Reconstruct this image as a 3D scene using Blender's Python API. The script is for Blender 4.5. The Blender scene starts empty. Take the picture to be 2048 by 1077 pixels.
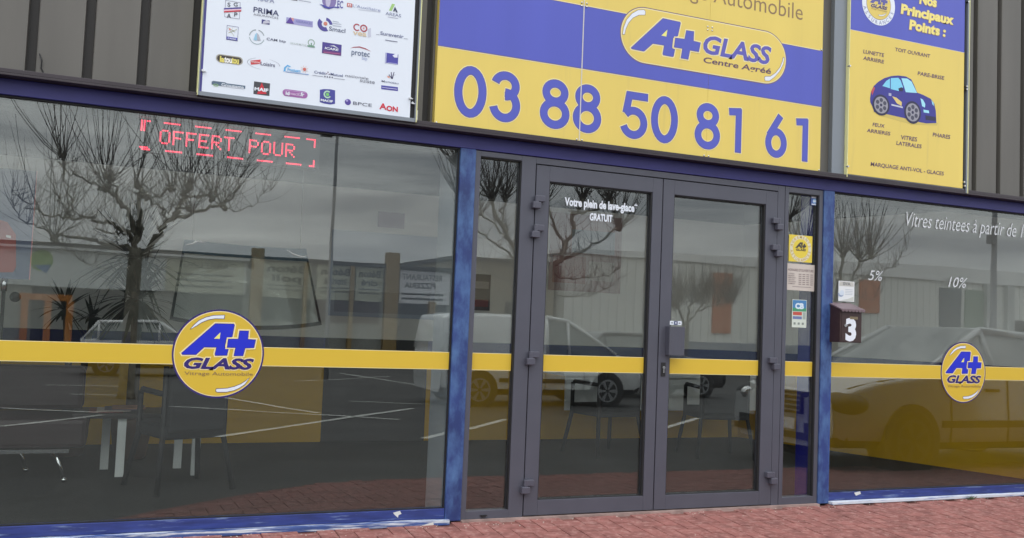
import bpy, math, random
from mathutils import Vector, Matrix
SC = bpy.context.scene
COL = SC.collection
R = math.radians

# ---------------------------------------------------------------- camera, sky, sun, exposure
CAM_D, CAM_H = 5.292, 1.1744          # metres in front of the shop front, eye height
F_PX, YAW, PITCH, ROLL = 1874.16, 0.399118, 0.057888, 0.0405845
cy, sy, cp, sp = math.cos(YAW), math.sin(YAW), math.cos(PITCH), math.sin(PITCH)
fwd = Vector((sy*cp, cy*cp, sp)); rgt0 = Vector((cy, -sy, 0)); up0 = rgt0.cross(fwd)
RGT = math.cos(ROLL)*rgt0 + math.sin(ROLL)*up0
UPV = -math.sin(ROLL)*rgt0 + math.cos(ROLL)*up0
cam_data = bpy.data.cameras.new('camera')
cam = bpy.data.objects.new('camera', cam_data); COL.objects.link(cam)
cam_data.sensor_fit = 'HORIZONTAL'; cam_data.sensor_width = 36
cam_data.lens = F_PX/2048*36
cam_data.clip_start = .05; cam_data.clip_end = 2000
mm = Matrix((RGT, UPV, -fwd)).transposed().to_4x4(); mm.translation = Vector((0, -CAM_D, CAM_H))
cam.matrix_world = mm
SC.camera = cam

SUN_EL, SUN_AZ = 48, 200             # degrees; azimuth clockwise from +Y (the shop's inside)
w = bpy.data.worlds.new('World'); SC.world = w; w.use_nodes = True
nt = w.node_tree; nt.nodes.clear()
N = nt.nodes.new; L = nt.links.new
wo = N('ShaderNodeOutputWorld'); bg = N('ShaderNodeBackground'); bg.inputs['Strength'].default_value = .1
sky = N('ShaderNodeTexSky'); sky.sky_type = 'NISHITA'; sky.sun_disc = False
sky.sun_elevation = R(SUN_EL); sky.sun_rotation = R(SUN_AZ)
tc = N('ShaderNodeTexCoord'); mp = N('ShaderNodeMapping'); mp.inputs['Scale'].default_value = (1.6, 1.6, 13)
mp.inputs['Rotation'].default_value = (R(2), R(5), 0)
mp.inputs['Location'].default_value = (.3, .9, .55)
nz = N('ShaderNodeTexNoise'); nz.inputs['Scale'].default_value = 1.5; nz.inputs['Detail'].default_value = 6
nz.inputs['Roughness'].default_value = .55; nz.inputs['Distortion'].default_value = .35
cr = N('ShaderNodeValToRGB')
for e, (p, c) in zip((cr.color_ramp.elements[0], cr.color_ramp.elements[1]), ((.36, (.55, .58, .63, 1)), (.66, (1.22, 1.25, 1.26, 1)))):
    e.position = p; e.color = c
e = cr.color_ramp.elements.new(.5); e.color = (.87, .90, .93, 1)
sc_ = N('ShaderNodeVectorMath'); sc_.operation = 'SCALE'; sc_.inputs['Scale'].default_value = 15.5
mx = N('ShaderNodeMixRGB'); mx.inputs['Fac'].default_value = .93
L(tc.outputs['Generated'], mp.inputs['Vector']); L(mp.outputs['Vector'], nz.inputs['Vector'])
L(nz.outputs['Fac'], cr.inputs['Fac']); L(cr.outputs['Color'], sc_.inputs[0])
sx = N('ShaderNodeSeparateXYZ'); L(tc.outputs['Generated'], sx.inputs[0])
mr = N('ShaderNodeMapRange'); mr.inputs[1].default_value = .12; mr.inputs[2].default_value = .9; mr.inputs[3].default_value = 1; mr.inputs[4].default_value = 2.1
L(sx.outputs['Z'], mr.inputs[0])
zs_ = N('ShaderNodeVectorMath'); zs_.operation = 'SCALE'; L(sc_.outputs['Vector'], zs_.inputs[0]); L(mr.outputs[0], zs_.inputs['Scale'])
L(sky.outputs['Color'], mx.inputs['Color1']); L(zs_.outputs['Vector'], mx.inputs['Color2'])
L(mx.outputs['Color'], bg.inputs['Color']); L(bg.outputs['Background'], wo.inputs['Surface'])

sl = bpy.data.lights.new('sun', 'SUN'); sl.energy = .5; sl.angle = R(35); sl.color = (1, .96, .9)
so = bpy.data.objects.new('sun', sl); COL.objects.link(so); so.location = (-5, -15, 20)
sd = Vector((math.sin(R(SUN_AZ))*math.cos(R(SUN_EL)), math.cos(R(SUN_AZ))*math.cos(R(SUN_EL)), math.sin(R(SUN_EL))))
so.rotation_euler = sd.to_track_quat('Z', 'Y').to_euler()

SC.view_settings.view_transform = 'Standard'; SC.view_settings.look = 'None'
SC.view_settings.exposure = -.17; SC.view_settings.gamma = 1
try: SC.view_settings.use_curve_mapping = False
except Exception: pass
SC.render.engine = 'CYCLES'
SC.cycles.max_bounces = 8; SC.cycles.transparent_max_bounces = 16
SC.cycles.use_denoising = True

# ---------------------------------------------------------------- measuring: photograph pixel -> point on a plane parallel to the shop front
def ray(px, py):
    return RGT*((px-1024)/F_PX) + UPV*(-(py-538.5)/F_PX) + fwd
def P(px, py, Y=0.):
    d = ray(px, py); t = (Y+CAM_D)/d.y
    return (d.x*t, CAM_H+d.z*t)
def zoomer(x0, y0, s):
    return lambda x, y: (x0+x/s, y0+y/s)

# ---------------------------------------------------------------- materials
MATS = {}
def s2l(c):
    return tuple((v/12.92 if v <= .04045 else ((v+.055)/1.055)**2.4) for v in (x/255 for x in c))
def mat(name, col, rough=.5, metal=0., var=0., vscale=4., vstretch=(1, 1, 1), bump=0., bscale=60., spec=.5, emit=0., isl=0., second=None, coat=0.):
    """col is linear; var mixes a darker/lighter noise; second=(colour, low, high, scale, stretch) adds worn patches."""
    if name in MATS: return MATS[name]
    m = bpy.data.materials.new(name); m.use_nodes = True; MATS[name] = m
    t = m.node_tree; b = t.nodes['Principled BSDF']
    b.inputs['Roughness'].default_value = rough; b.inputs['Metallic'].default_value = metal
    b.inputs['Specular IOR Level'].default_value = spec
    if coat: b.inputs['Coat Weight'].default_value = coat; b.inputs['Coat Roughness'].default_value = .05
    c4 = tuple(col)+(1,)
    b.inputs['Base Color'].default_value = c4
    if emit:
        b.inputs['Emission Color'].default_value = c4; b.inputs['Emission Strength'].default_value = emit
    n = t.nodes.new; l = t.links.new
    if var or bump or isl or second:
        geo = n('ShaderNodeTexCoord')
        out = None
        if var:
            mpn = n('ShaderNodeMapping'); mpn.inputs['Scale'].default_value = vstretch
            no = n('ShaderNodeTexNoise'); no.inputs['Scale'].default_value = vscale; no.inputs['Detail'].default_value = 6
            l(geo.outputs['Object'], mpn.inputs['Vector']); l(mpn.outputs['Vector'], no.inputs['Vector'])
            mr = n('ShaderNodeMapRange'); mr.inputs[1].default_value = .3; mr.inputs[2].default_value = .7
            mr.inputs[3].default_value = 1-var; mr.inputs[4].default_value = 1+var
            l(no.outputs['Fac'], mr.inputs[0])
            vm = n('ShaderNodeVectorMath'); vm.operation = 'SCALE'; vm.inputs[0].default_value = tuple(col)
            l(mr.outputs[0], vm.inputs['Scale']); out = vm.outputs['Vector']
        if isl:
            g2 = n('ShaderNodeNewGeometry'); mr2 = n('ShaderNodeMapRange')
            mr2.inputs[3].default_value = 1-isl; mr2.inputs[4].default_value = 1+isl
            l(g2.outputs['Random Per Island'], mr2.inputs[0])
            v2 = n('ShaderNodeVectorMath'); v2.operation = 'SCALE'
            if out: l(out, v2.inputs[0])
            else: v2.inputs[0].default_value = tuple(col)
            l(mr2.outputs[0], v2.inputs['Scale']); out = v2.outputs['Vector']
        if second:
            c2, lo, hi, s2, st2 = second
            mp2 = n('ShaderNodeMapping'); mp2.inputs['Scale'].default_value = st2
            n2 = n('ShaderNodeTexNoise'); n2.inputs['Scale'].default_value = s2; n2.inputs['Detail'].default_value = 9; n2.inputs['Roughness'].default_value = .65
            l(geo.outputs['Object'], mp2.inputs['Vector']); l(mp2.outputs['Vector'], n2.inputs['Vector'])
            m2 = n('ShaderNodeMapRange'); m2.inputs[1].default_value = lo; m2.inputs[2].default_value = hi
            l(n2.outputs['Fac'], m2.inputs[0])
            mc = n('ShaderNodeMixRGB'); l(m2.outputs[0], mc.inputs['Fac'])
            if out: l(out, mc.inputs['Color1'])
            else: mc.inputs['Color1'].default_value = c4
            mc.inputs['Color2'].default_value = tuple(c2)+(1,); out = mc.outputs['Color']
        if out: l(out, b.inputs['Base Color'])
        if bump:
            nb = n('ShaderNodeTexNoise'); nb.inputs['Scale'].default_value = bscale; nb.inputs['Detail'].default_value = 5
            l(geo.outputs['Object'], nb.inputs['Vector'])
            bn = n('ShaderNodeBump'); bn.inputs['Strength'].default_value = bump; bn.inputs['Distance'].default_value = .01
            l(nb.outputs['Fac'], bn.inputs['Height']); l(bn.outputs['Normal'], b.inputs['Normal'])
    return m
def S(name, rgb, rough=.45, **k):
    return mat(name, s2l(rgb), rough, **k)
def glass_mat(name, tint, f0):
    m = bpy.data.materials.new(name); m.use_nodes = True; t = m.node_tree; t.nodes.clear()
    n = t.nodes.new; l = t.links.new
    o = n('ShaderNodeOutputMaterial'); mixs = n('ShaderNodeMixShader')
    tr = n('ShaderNodeBsdfTransparent'); tr.inputs['Color'].default_value = tuple(tint)+(1,)
    gl = n('ShaderNodeBsdfGlossy'); gl.inputs['Roughness'].default_value = 0; gl.inputs['Color'].default_value = (.97, 1, .98, 1)
    lw = n('ShaderNodeLayerWeight'); lw.inputs['Blend'].default_value = .5
    pw = n('ShaderNodeMath'); pw.operation = 'POWER'; pw.inputs[1].default_value = 5
    ma = n('ShaderNodeMath'); ma.operation = 'MULTIPLY_ADD'; ma.inputs[1].default_value = 1-f0; ma.inputs[2].default_value = f0
    co = n('ShaderNodeTexCoord'); no = n('ShaderNodeTexNoise'); no.inputs['Scale'].default_value = 1.7; no.inputs['Detail'].default_value = 1.5
    bn = n('ShaderNodeBump'); bn.inputs['Strength'].default_value = 1; bn.inputs['Distance'].default_value = .0003
    l(co.outputs['Object'], no.inputs['Vector']); l(no.outputs['Fac'], bn.inputs['Height']); l(bn.outputs['Normal'], gl.inputs['Normal'])
    l(lw.outputs['Facing'], pw.inputs[0]); l(pw.outputs[0], ma.inputs[0]); l(ma.outputs[0], mixs.inputs[0])
    l(tr.outputs[0], mixs.inputs[1]); l(gl.outputs[0], mixs.inputs[2]); 
    df = n('ShaderNodeBsdfDiffuse'); df.inputs['Color'].default_value = (.62, .60, .56, 1); md = n('ShaderNodeMixShader')
    ms = n('ShaderNodeMapping'); ms.inputs['Scale'].default_value = (2.2, 1, .7); n2 = n('ShaderNodeTexNoise'); n2.inputs['Scale'].default_value = 3; n2.inputs['Detail'].default_value = 7
    l(co.outputs['Object'], ms.inputs['Vector']); l(ms.outputs['Vector'], n2.inputs['Vector'])
    m3 = n('ShaderNodeMapRange'); m3.inputs[1].default_value = .35; m3.inputs[2].default_value = .75; m3.inputs[3].default_value = .001; m3.inputs[4].default_value = .005
    l(n2.outputs['Fac'], m3.inputs[0]); l(m3.outputs[0], md.inputs[0]); l(mixs.outputs[0], md.inputs[1]); l(df.outputs[0], md.inputs[2])
    l(md.outputs[0], o.inputs['Surface'])
    MATS[name] = m
    return m
GLASS = glass_mat('shop_glass', (.93, .95, .94), .092)
SCREEN = glass_mat('windscreen_glass', (.96, .98, .97), .02)
TINT = glass_mat('tinted_glass', (.42, .56, .66), .05)
GREY = S('door_grey', (79, 80, 91), .42, var=.05, vscale=6, bump=.02, bscale=300)
HINGE = S('hinge_grey', (80, 80, 92), .4)
BLACK = mat('rubber_black', (.012, .012, .014), .6)
BEAM = S('beam_blue', (44, 42, 108), .5, var=.12, vscale=5, vstretch=(1, 1, 4))
POST = S('post_blue', (39, 58, 114), .5, var=.25, vscale=3, vstretch=(2, 2, .8), second=(s2l((78, 112, 160)), .40, .70, 4.5, (2.5, 2.5, 1.3)))
POSTIN = S('post_inner_blue', (30, 34, 150), .5)
POSTW = S('post_inner_pale', (150, 158, 165), .6, var=.06)
SILL = S('sill_blue', (42, 57, 120), .55, var=.3, vscale=5, vstretch=(1.2, 4, 10), second=(s2l((130, 150, 184)), .57, .72, 2.6, (1.6, 8, 20)))
LEDGE = S('ledge_worn', (58, 82, 140), .55, var=.2, vscale=6, vstretch=(.9, 4, 6), second=(s2l((208, 214, 220)), .49, .60, 3.0, (1.1, 8, 22)))
LEDGEW = S('ledge_white', (206,212,222), .55, second=(s2l((76, 104, 176)), .55, .66, 3.4, (1.1, 8, 22)))
FLASH = S('flashing_dark', (52, 44, 50), .45, var=.2, vscale=3)
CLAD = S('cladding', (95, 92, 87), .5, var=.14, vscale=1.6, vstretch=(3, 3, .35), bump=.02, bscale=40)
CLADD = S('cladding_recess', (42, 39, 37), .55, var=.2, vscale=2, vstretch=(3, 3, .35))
YEL = S('sign_yellow', (225, 199, 100), .4, var=.035, vscale=1.3, vstretch=(2.5,1,.5), second=(s2l((208,184,104)), .58, .9, 2.2, (7,1,.5)))
YELE = S('sign_yellow_edge', (236, 222, 170), .4)
SBLUE = S('sign_blue', (80, 88, 184), .4, var=.05, vscale=1.3, vstretch=(2.5,1,.5))
SDARK = S('sign_outline', (118, 92, 110), .4)
BROWN = S('sign_brown', (140, 112, 80), .45)
STRIPE = S('stripe_yellow', (213, 180, 58), .35, var=.01)
LOGOB = S('logo_blue', (28, 42, 200), .4)
LOGOD = S('logo_navy', (48, 32, 110), .4)
LOGOP = S('logo_pale', (240, 222, 170), .4)
WHITE = S('print_white', (226, 231, 240), .4)
BOARD = S('board_white', (224, 230, 240), .35, var=.01)
ALU = S('aluminium', (128, 134, 142), .4, metal=.25)
LIP = S('lip_yellow', (226, 224, 165), .5)
STEEL = mat('steel', (.55, .55, .56), .25, 1.)
CHROME = mat('chrome', (.8, .8, .8), .08, 1.)
def ink(r, g, b): return S('ink_%d_%d_%d' % (r, g, b), (r, g, b), .45)

# ---------------------------------------------------------------- mesh helpers
_txt = {}
def glyphs(s, bold, shear):
    k = (s, bold, shear)
    if k not in _txt:
        cu = bpy.data.curves.new('lettering', 'FONT'); cu.body = s; cu.size = 1; cu.shear = shear; cu.offset = bold
        cu.resolution_u = 3
        ob = bpy.data.objects.new('lettering', cu)
        me = bpy.data.meshes.new_from_object(ob)
        _txt[k] = ([v.co.to_2d() for v in me.vertices], [tuple(p.vertices) for p in me.polygons])
        bpy.data.objects.remove(ob); bpy.data.curves.remove(cu); bpy.data.meshes.remove(me)
    return _txt[k]
CAPH = max(v.y for v in glyphs('H', 0, 0)[0])

def wloc(o):
    v = Vector((0, 0, 0))
    while o is not None:
        v += o.location; o = o.parent
    return v
class MB:
    def __init__(s): s.v = []; s.f = []; s.m = []; s.smooth = []
    def add(s, vs, fs, m, smooth=False):
        b = len(s.v); s.v += [tuple(v) for v in vs]
        for f in fs: s.f.append(tuple(b+i for i in f)); s.m.append(m); s.smooth.append(smooth)
    def box(s, x0, x1, y0, y1, z0, z1, m):
        x0, x1 = sorted((x0, x1)); y0, y1 = sorted((y0, y1)); z0, z1 = sorted((z0, z1))
        s.add([(x0,y0,z0),(x1,y0,z0),(x1,y1,z0),(x0,y1,z0),(x0,y0,z1),(x1,y0,z1),(x1,y1,z1),(x0,y1,z1)],
              [(3,2,1,0),(4,5,6,7),(0,1,5,4),(1,2,6,5),(2,3,7,6),(3,0,4,7)], m)
    def quad(s, a, b, c, d, m): s.add([a, b, c, d], [(0,1,2,3)], m)
    def flat(s, pts, y, m):          # a flat print facing the street
        s.add([(x, y, z) for x, z in pts], [tuple(range(len(pts)))], m)
    def rect(s, x0, x1, z0, z1, y, m):
        x0, x1 = sorted((x0, x1)); z0, z1 = sorted((z0, z1))
        s.flat([(x0,z0),(x1,z0),(x1,z1),(x0,z1)], y, m)
    def prism(s, pts, y0, y1, m):    # outline in XZ given depth y0..y1
        n = len(pts)
        s.add([(x,y0,z) for x,z in pts]+[(x,y1,z) for x,z in pts],
              [tuple(range(n)), tuple(range(2*n-1, n-1, -1))]+[(i, n+i, n+(i+1)%n, (i+1)%n) for i in range(n)], m)
    def ring(s, cx, cz, r0, r1, y, m, a0=0, a1=360, n=48, ez=1.):
        vs = []; k = max(3, int(n*abs(a1-a0)/360))
        for i in range(k+1):
            a = R(a0+(a1-a0)*i/k)
            vs += [(cx+r0*math.cos(a), y, cz+r0*math.sin(a)*ez), (cx+r1*math.cos(a), y, cz+r1*math.sin(a)*ez)]
        s.add(vs, [(2*i, 2*i+1, 2*i+3, 2*i+2) for i in range(k)], m)
    def disc(s, cx, cz, r, y, m, n=40, rz=None):
        rz = rz or r
        s.flat([(cx+r*math.cos(2*math.pi*i/n), cz+rz*math.sin(2*math.pi*i/n)) for i in range(n)], y, m)
    def tube(s, pts, rad, m, n=6, cap=True, smooth=True):
        pts = [Vector(p) for p in pts]; k = len(pts)
        if not hasattr(rad, '__len__'): rad = [rad]*k
        vs = []; prev = None
        for i, p in enumerate(pts):
            t = (pts[min(i+1,k-1)]-pts[max(i-1,0)])
            t = t.normalized() if t.length > 1e-9 else Vector((0,0,1))
            if prev is None:
                u = t.orthogonal().normalized()
            else:
                u = (prev - t*prev.dot(t)); u = u.normalized() if u.length > 1e-6 else t.orthogonal().normalized()
            prev = u; w_ = t.cross(u)
            for j in range(n):
                a = 2*math.pi*j/n
                vs.append(p + (u*math.cos(a)+w_*math.sin(a))*rad[i])
        fs = [(i*n+j, i*n+(j+1)%n, (i+1)*n+(j+1)%n, (i+1)*n+j) for i in range(k-1) for j in range(n)]
        s.add(vs, fs, m, smooth)
        if cap:
            b = len(s.v)-k*n
            s.f.append(tuple(b+j for j in reversed(range(n)))); s.m.append(m); s.smooth.append(False)
            s.f.append(tuple(b+(k-1)*n+j for j in range(n))); s.m.append(m); s.smooth.append(False)
    def ball(s, c, r, m, n=8, k=6, sc=(1,1,1)):
        vs = []; c = Vector(c)
        for i in range(1, k):
            a = math.pi*i/k
            for j in range(n):
                b = 2*math.pi*j/n
                vs.append((c.x+r*sc[0]*math.sin(a)*math.cos(b), c.y+r*sc[1]*math.sin(a)*math.sin(b), c.z+r*sc[2]*math.cos(a)))
        fs = [(i*n+j, (i+1)*n+j, (i+1)*n+(j+1)%n, i*n+(j+1)%n) for i in range(k-2) for j in range(n)]
        t0 = len(vs); vs += [(c.x,c.y,c.z+r*sc[2]), (c.x,c.y,c.z-r*sc[2])]
        fs += [(t0, j, (j+1)%n) for j in range(n)] + [(t0+1, (k-2)*n+(j+1)%n, (k-2)*n+j) for j in range(n)]
        s.add(vs, fs, m, True)
    def cyl(s, a, b, r, m, n=20, r2=None): s.tube([a, b], [r, r if r2 is None else r2], m, n, True, False)
    def text(s, st, x0, x1, zb, zc, y, m, bold=0., shear=0.):
        """letters filling x0..x1, baseline zb, capital height up to zc, on the plane y facing the street"""
        vs, fs = glyphs(st, bold, shear)
        a0 = min(v.x for v in vs); a1 = max(v.x for v in vs)
        sx = (x1-x0)/(a1-a0); sz = (zc-zb)/CAPH
        s.add([(x0+(v.x-a0)*sx, y, zb+v.y*sz) for v in vs], fs, m)
    def tp(s, st, tl, br, y, m, bold=0., shear=0.):
        """the same from two measured pixels: capital top at the left end, baseline at the right end"""
        x0, zc = P(tl[0], tl[1], y); x1, zb = P(br[0], br[1], y)
        s.text(st, x0, x1, zb, zc, y, m, bold, shear)
    def rp(s, tl, br, y, m):
        x0, z1 = P(tl[0], tl[1], y); x1, z0 = P(br[0], br[1], y); s.rect(x0, x1, z0, z1, y, m)
    def pp(s, pts, y, m): s.flat([P(a, b, y) for a, b in pts], y, m)
    def arctext(s, st, cx, cz, r, a0, a1, size, y, m, inside=False, bold=.01):
        n = len(st)
        for i, ch in enumerate(st):
            if ch == ' ': continue
            a = R(a0+(a1-a0)*(i/(n-1) if n > 1 else .5))
            vs, fs = glyphs(ch, bold, 0)
            xm = (min(v.x for v in vs)+max(v.x for v in vs))/2
            rot = a+math.pi/2 if inside else a-math.pi/2
            c, si = math.cos(rot), math.sin(rot); k = size/CAPH
            out = []
            for v in vs:
                lx = (v.x-xm)*k; lz = (v.y-CAPH/2)*k
                out.append((cx+r*math.cos(a)+lx*c-lz*si, y, cz+r*math.sin(a)+lx*si+lz*c))
            s.add(out, fs, m)
    def build(s, name, parent=None, bevel=0., mods=None):
        me = bpy.data.meshes.new(name); off = wloc(parent) if parent else Vector((0,0,0))
        me.from_pydata([(x-off.x, y-off.y, z-off.z) for x, y, z in s.v], [], s.f)
        ms = []
        for m in s.m:
            if m not in ms: ms.append(m)
        for m in ms: me.materials.append(m)
        for p, m, sm in zip(me.polygons, s.m, s.smooth): p.material_index = ms.index(m); p.use_smooth = sm
        me.update()
        o = bpy.data.objects.new(name, me); COL.objects.link(o)
        if parent: o.parent = parent
        if bevel:
            b = o.modifiers.new('bevel', 'BEVEL'); b.width = bevel; b.segments = 2; b.limit_method = 'ANGLE'; b.angle_limit = R(40)
        return o
def offset_poly(pts, d):
    n = len(pts)
    ar = sum(pts[i][0]*pts[(i+1)%n][1]-pts[(i+1)%n][0]*pts[i][1] for i in range(n))
    sg = 1 if ar > 0 else -1; out = []
    for i in range(n):
        p0, p1, p2 = Vector(pts[i-1]), Vector(pts[i]), Vector(pts[(i+1)%n])
        e1 = (p1-p0).normalized(); e2 = (p2-p1).normalized()
        n1 = Vector((e1.y,-e1.x))*sg; n2 = Vector((e2.y,-e2.x))*sg
        b = (n1+n2); b = b.normalized() if b.length > 1e-6 else n1
        k = d/max(.45, b.dot(n1)); q = p1+b*k; out.append((q.x, q.y))
    return out
def root(name, label, cat, loc, group=None):
    o = bpy.data.objects.new(name, None); COL.objects.link(o); o.location = loc; o.empty_display_size = .1
    return tag(o, label, cat, group)
def tag(o, label=None, cat=None, group=None, kind=None):
    if label: o['label'] = label
    if cat: o['category'] = cat
    if group: o['group'] = group
    if kind: o['kind'] = kind
    return o

def gz(d):                              # the forecourt falls away from the shop
    if d < 2.2: return -.012-.055*d
    return -.133-.022*(min(d, 45)-2.2)

# ---------------------------------------------------------------- ground
random.seed(3)
ASPH = mat('asphalt', (.066, .065, .064), .85, var=.25, vscale=1.2, bump=.5, bscale=120)
mb = MB(); ds = [-1.2, 0, 1, 2.2, 4, 8, 15, 25, 45, 400]
xs = [-400, -30, 0, 30, 60, 400]
for i in range(len(ds)-1):
    for j in range(len(xs)-1):
        za, zb = gz(max(ds[i],0))-.02, gz(max(ds[i+1],0))-.02
        if ds[i] < 2.2: za -= .03
        if ds[i+1] <= 2.2: zb -= .03 if ds[i+1] < 2.2 else 0
        mb.quad((xs[j],-ds[i+1],zb),(xs[j+1],-ds[i+1],zb),(xs[j+1],-ds[i],za),(xs[j],-ds[i],za), ASPH)
tag(mb.build('car_park'), kind='structure')

BRICK = S('red_paver', (143, 91, 85), .9, var=.24, vscale=13, isl=.10, bump=.7, bscale=140, second=(s2l((176, 138, 130)), .50, .75, 26, (1,1,1)))
JOINT = S('paver_joint', (118, 74, 68), .9, var=.25, vscale=9)
mb = MB()
def pave_edge(x):                       # outer edge of the paving, curving in towards the left
    if x < 0: return .55
    if x < 2.2: return .55+(2.15-.55)*(math.sin(x/2.2*math.pi/2))
    return 2.15
ex = [-9,-3,-1,0,.3,.6,.9,1.2,1.5,1.8,2.2,4,8,14]
for a, b in zip(ex[:-1], ex[1:]):
    ea, eb = pave_edge(a), pave_edge(b)
    mb.quad((a,-ea,gz(ea)-.007),(b,-eb,gz(eb)-.007),(b,.0,gz(0)-.007),(a,.0,gz(0)-.007), JOINT)
u = .1; gap = .0026
def paver(cx, cy_, ww, hh):
    if not (-3.2 < cx < 9.5 and .02 < cy_ < 2.12): return
    if cy_+hh/2 > pave_edge(cx) or cy_-hh/2 < .0: return
    dz = random.uniform(-.0015, .0015); t = .006
    pts = []
    for q, ins in ((0, 0), (1, t)):
        for sx_, sy_ in ((-1,-1),(1,-1),(1,1),(-1,1)):
            x = cx+sx_*(ww/2-gap/2-ins*.5); d = cy_+sy_*(hh/2-gap/2-ins*.5)
            pts.append((x, -d, gz(max(d,0)) + (-.008 if q == 0 else .002+dz)))
    # -d flips orientation: list faces accordingly
    mb.add(pts, [(7,6,5,4),(0,1,5,4),(1,2,6,5),(2,3,7,6),(3,0,4,7)], BRICK)
for a in range(-40, 110):
    for b in range(-60, 60):
        # herringbone lattice: basis (1,1) and (2,-2) in half-brick units
        x = (a + 2*b)*u; y = (a - 2*b)*u
        paver(x+u, y+u/2, 2*u, u)
        paver(x+u/2+2*u-u*2, y+u*2, u, 2*u)
tag(mb.build('brick_pavement'), kind='structure')

LINEW = S('line_paint', (205, 205, 200), .7, var=.2, vscale=3)
mb = MB()
def gline(p, q, wd=.1):
    p, q = Vector(p), Vector(q); t = (q-p).normalized(); nrm = Vector((-t.y, t.x))*wd/2
    k = max(1, int((q-p).length/2)); 
    for i in range(k):
        a = p+(q-p)*i/k; b = p+(q-p)*(i+1)/k
        f = lambda v: (v.x, v.y, gz(-v.y)-.012)
        mb.quad(f(a-nrm), f(b-nrm), f(b+nrm), f(a+nrm), LINEW)
def gr(px, py):                         # reflected pixel -> point on the forecourt
    d = ray(px, py); Y = 5.
    for _ in range(40):
        t = (Y+CAM_D)/d.y; z = CAM_H+d.z*t; Y += (z-gz(Y))*4
        Y = max(1.5, min(Y, 44))
    t = (Y+CAM_D)/d.y
    return (d.x*t, -Y)
for a, b in (((435,873),(825,816)), ((0,852),(205,829)), ((850,876),(915,860)), ((1325,858),(1400,836)), ((940,858),(1015,838)),
             ((0,815),(200,824)), ((340,812),(800,838)), ((90,770),(240,772)), ((140,788),(235,790)), ((420,790),(640,826)), ((590,762),(780,752)), ((700,802),(860,808)), ((680,745),(840,770)), ((1490,785),(1520,790)),
             ((1660,965),(1740,970)), ((1850,960),(1910,958))):
    gline(gr(*a), gr(*b), .11)
tag(mb.build('parking_lines'), kind='structure')

# ---------------------------------------------------------------- the shop building
shop = root('shop_building', 'shop building with dark ribbed cladding over a blue framed glass shopfront', 'building', (3.3, 0, 0))
XL, XR = -4.0, 10.0
PL = (1.862, 1.962); PR = (4.628, 4.725)
ZT, ZB = 2.217, .07                      # glass top and bottom
# cladding
mb = MB(); x = XL; prof = []
per = .262; x = -4.10
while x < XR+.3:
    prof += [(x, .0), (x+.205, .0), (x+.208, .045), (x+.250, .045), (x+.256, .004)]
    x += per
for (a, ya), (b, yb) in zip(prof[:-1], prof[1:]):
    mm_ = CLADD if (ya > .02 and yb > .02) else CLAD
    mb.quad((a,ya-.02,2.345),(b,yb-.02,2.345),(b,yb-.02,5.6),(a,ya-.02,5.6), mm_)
mb.box(XL, XR, .05, .2, 2.2, 5.6, CLADD)
mb.build('cladding', shop)
mb = MB()
mb.box(XL, XR, -.085, .04, 2.300, 2.312, FLASH); mb.box(XL, XR, -.085, -.078, 2.312, 2.334, FLASH); mb.box(XL, XR, -.03, .04, 2.312, 2.346, FLASH)
mb.build('flashing', shop, .002)
mb = MB(); mb.box(XL, XR, -.012, .2, ZT, 2.299, BEAM)
mb.build('beam', shop, .003)
for (a, b), mi in ((PL, POSTW), (PR, POSTIN), ((XL, XL+.1), POSTW), ((7.15, 7.25), POSTW)):
    mb = MB(); mb.box(a, b, -.014, .05, -.004, ZT-.001, POST); mb.box(a+.004, b-.004, .051, .38 if b < 3 else (.24 if b < 5 else .1), 0, ZT-.001, mi)
    mb.build('post', shop, .004)
def sill(a, b, zlow, white):
    mb = MB()
    mb.box(a, b, -.006, .06, .012, ZB, SILL)
    mb.box(a, b+(.02 if b < 2 else 0), -.05, -.007, zlow-.012, .012, LEDGE if not white else LEDGEW)
    mb.box(a, b, -.006, .06, -.06, .011, S('kerb_concrete', (120,104,96), .9, var=.3, vscale=8, bump=.5, bscale=60))
    mb.build('sill', shop, .002)
sill(XL+.1, PL[0]-.001, -.006, False); sill(PR[1]+.001, 7.149, .004, True)
def pane(a, b, z0, z1, parent, name='window_pane', y=.020):
    mb = MB(); mb.box(a, b, y, y+.006, z0, z1, GLASS); return mb.build(name, parent)
def band(a, b, parent, y=.017):
    mb = MB(); mb.box(a, b, y-.0015, y, .887, .985, STRIPE)
    mb.box(a, b, y-.0013, y, .985, .988, YELE); mb.box(a, b, y-.0013, y, .884, .887, YELE)
    return mb.build('yellow_stripe', parent)
pnL = pane(XL+.1, PL[0], ZB, ZT, shop); band(XL+.1, PL[0]-.002, pnL)
pnR = pane(PR[1], 7.15, ZB, ZT, shop); band(PR[1]+.002, 7.148, pnR)
mb = MB(); mb.box(7.251, XR, 0, .2, -.1, ZT-.001, CLAD); mb.build('shading_end_wall', shop)  # unseen wall, added to keep daylight off the yellow side wall
mb = MB()
for a, b in ((XL+.1, PL[0]), (PR[1], 7.15)):   # thin dark glazing seals
    mb.box(a, b, .004, .019, ZT-.009, ZT-.001, BLACK); mb.box(a, b, .004, .019, ZB+.0005, ZB+.006, BLACK)
    mb.box(b-.008, b-.0005, .004, .019, ZB+.006, ZT-.009, BLACK); mb.box(a+.0005, a+.005, .004, .019, ZB+.006, ZT-.009, BLACK)
mb.build('glazing_seal', shop)
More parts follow.
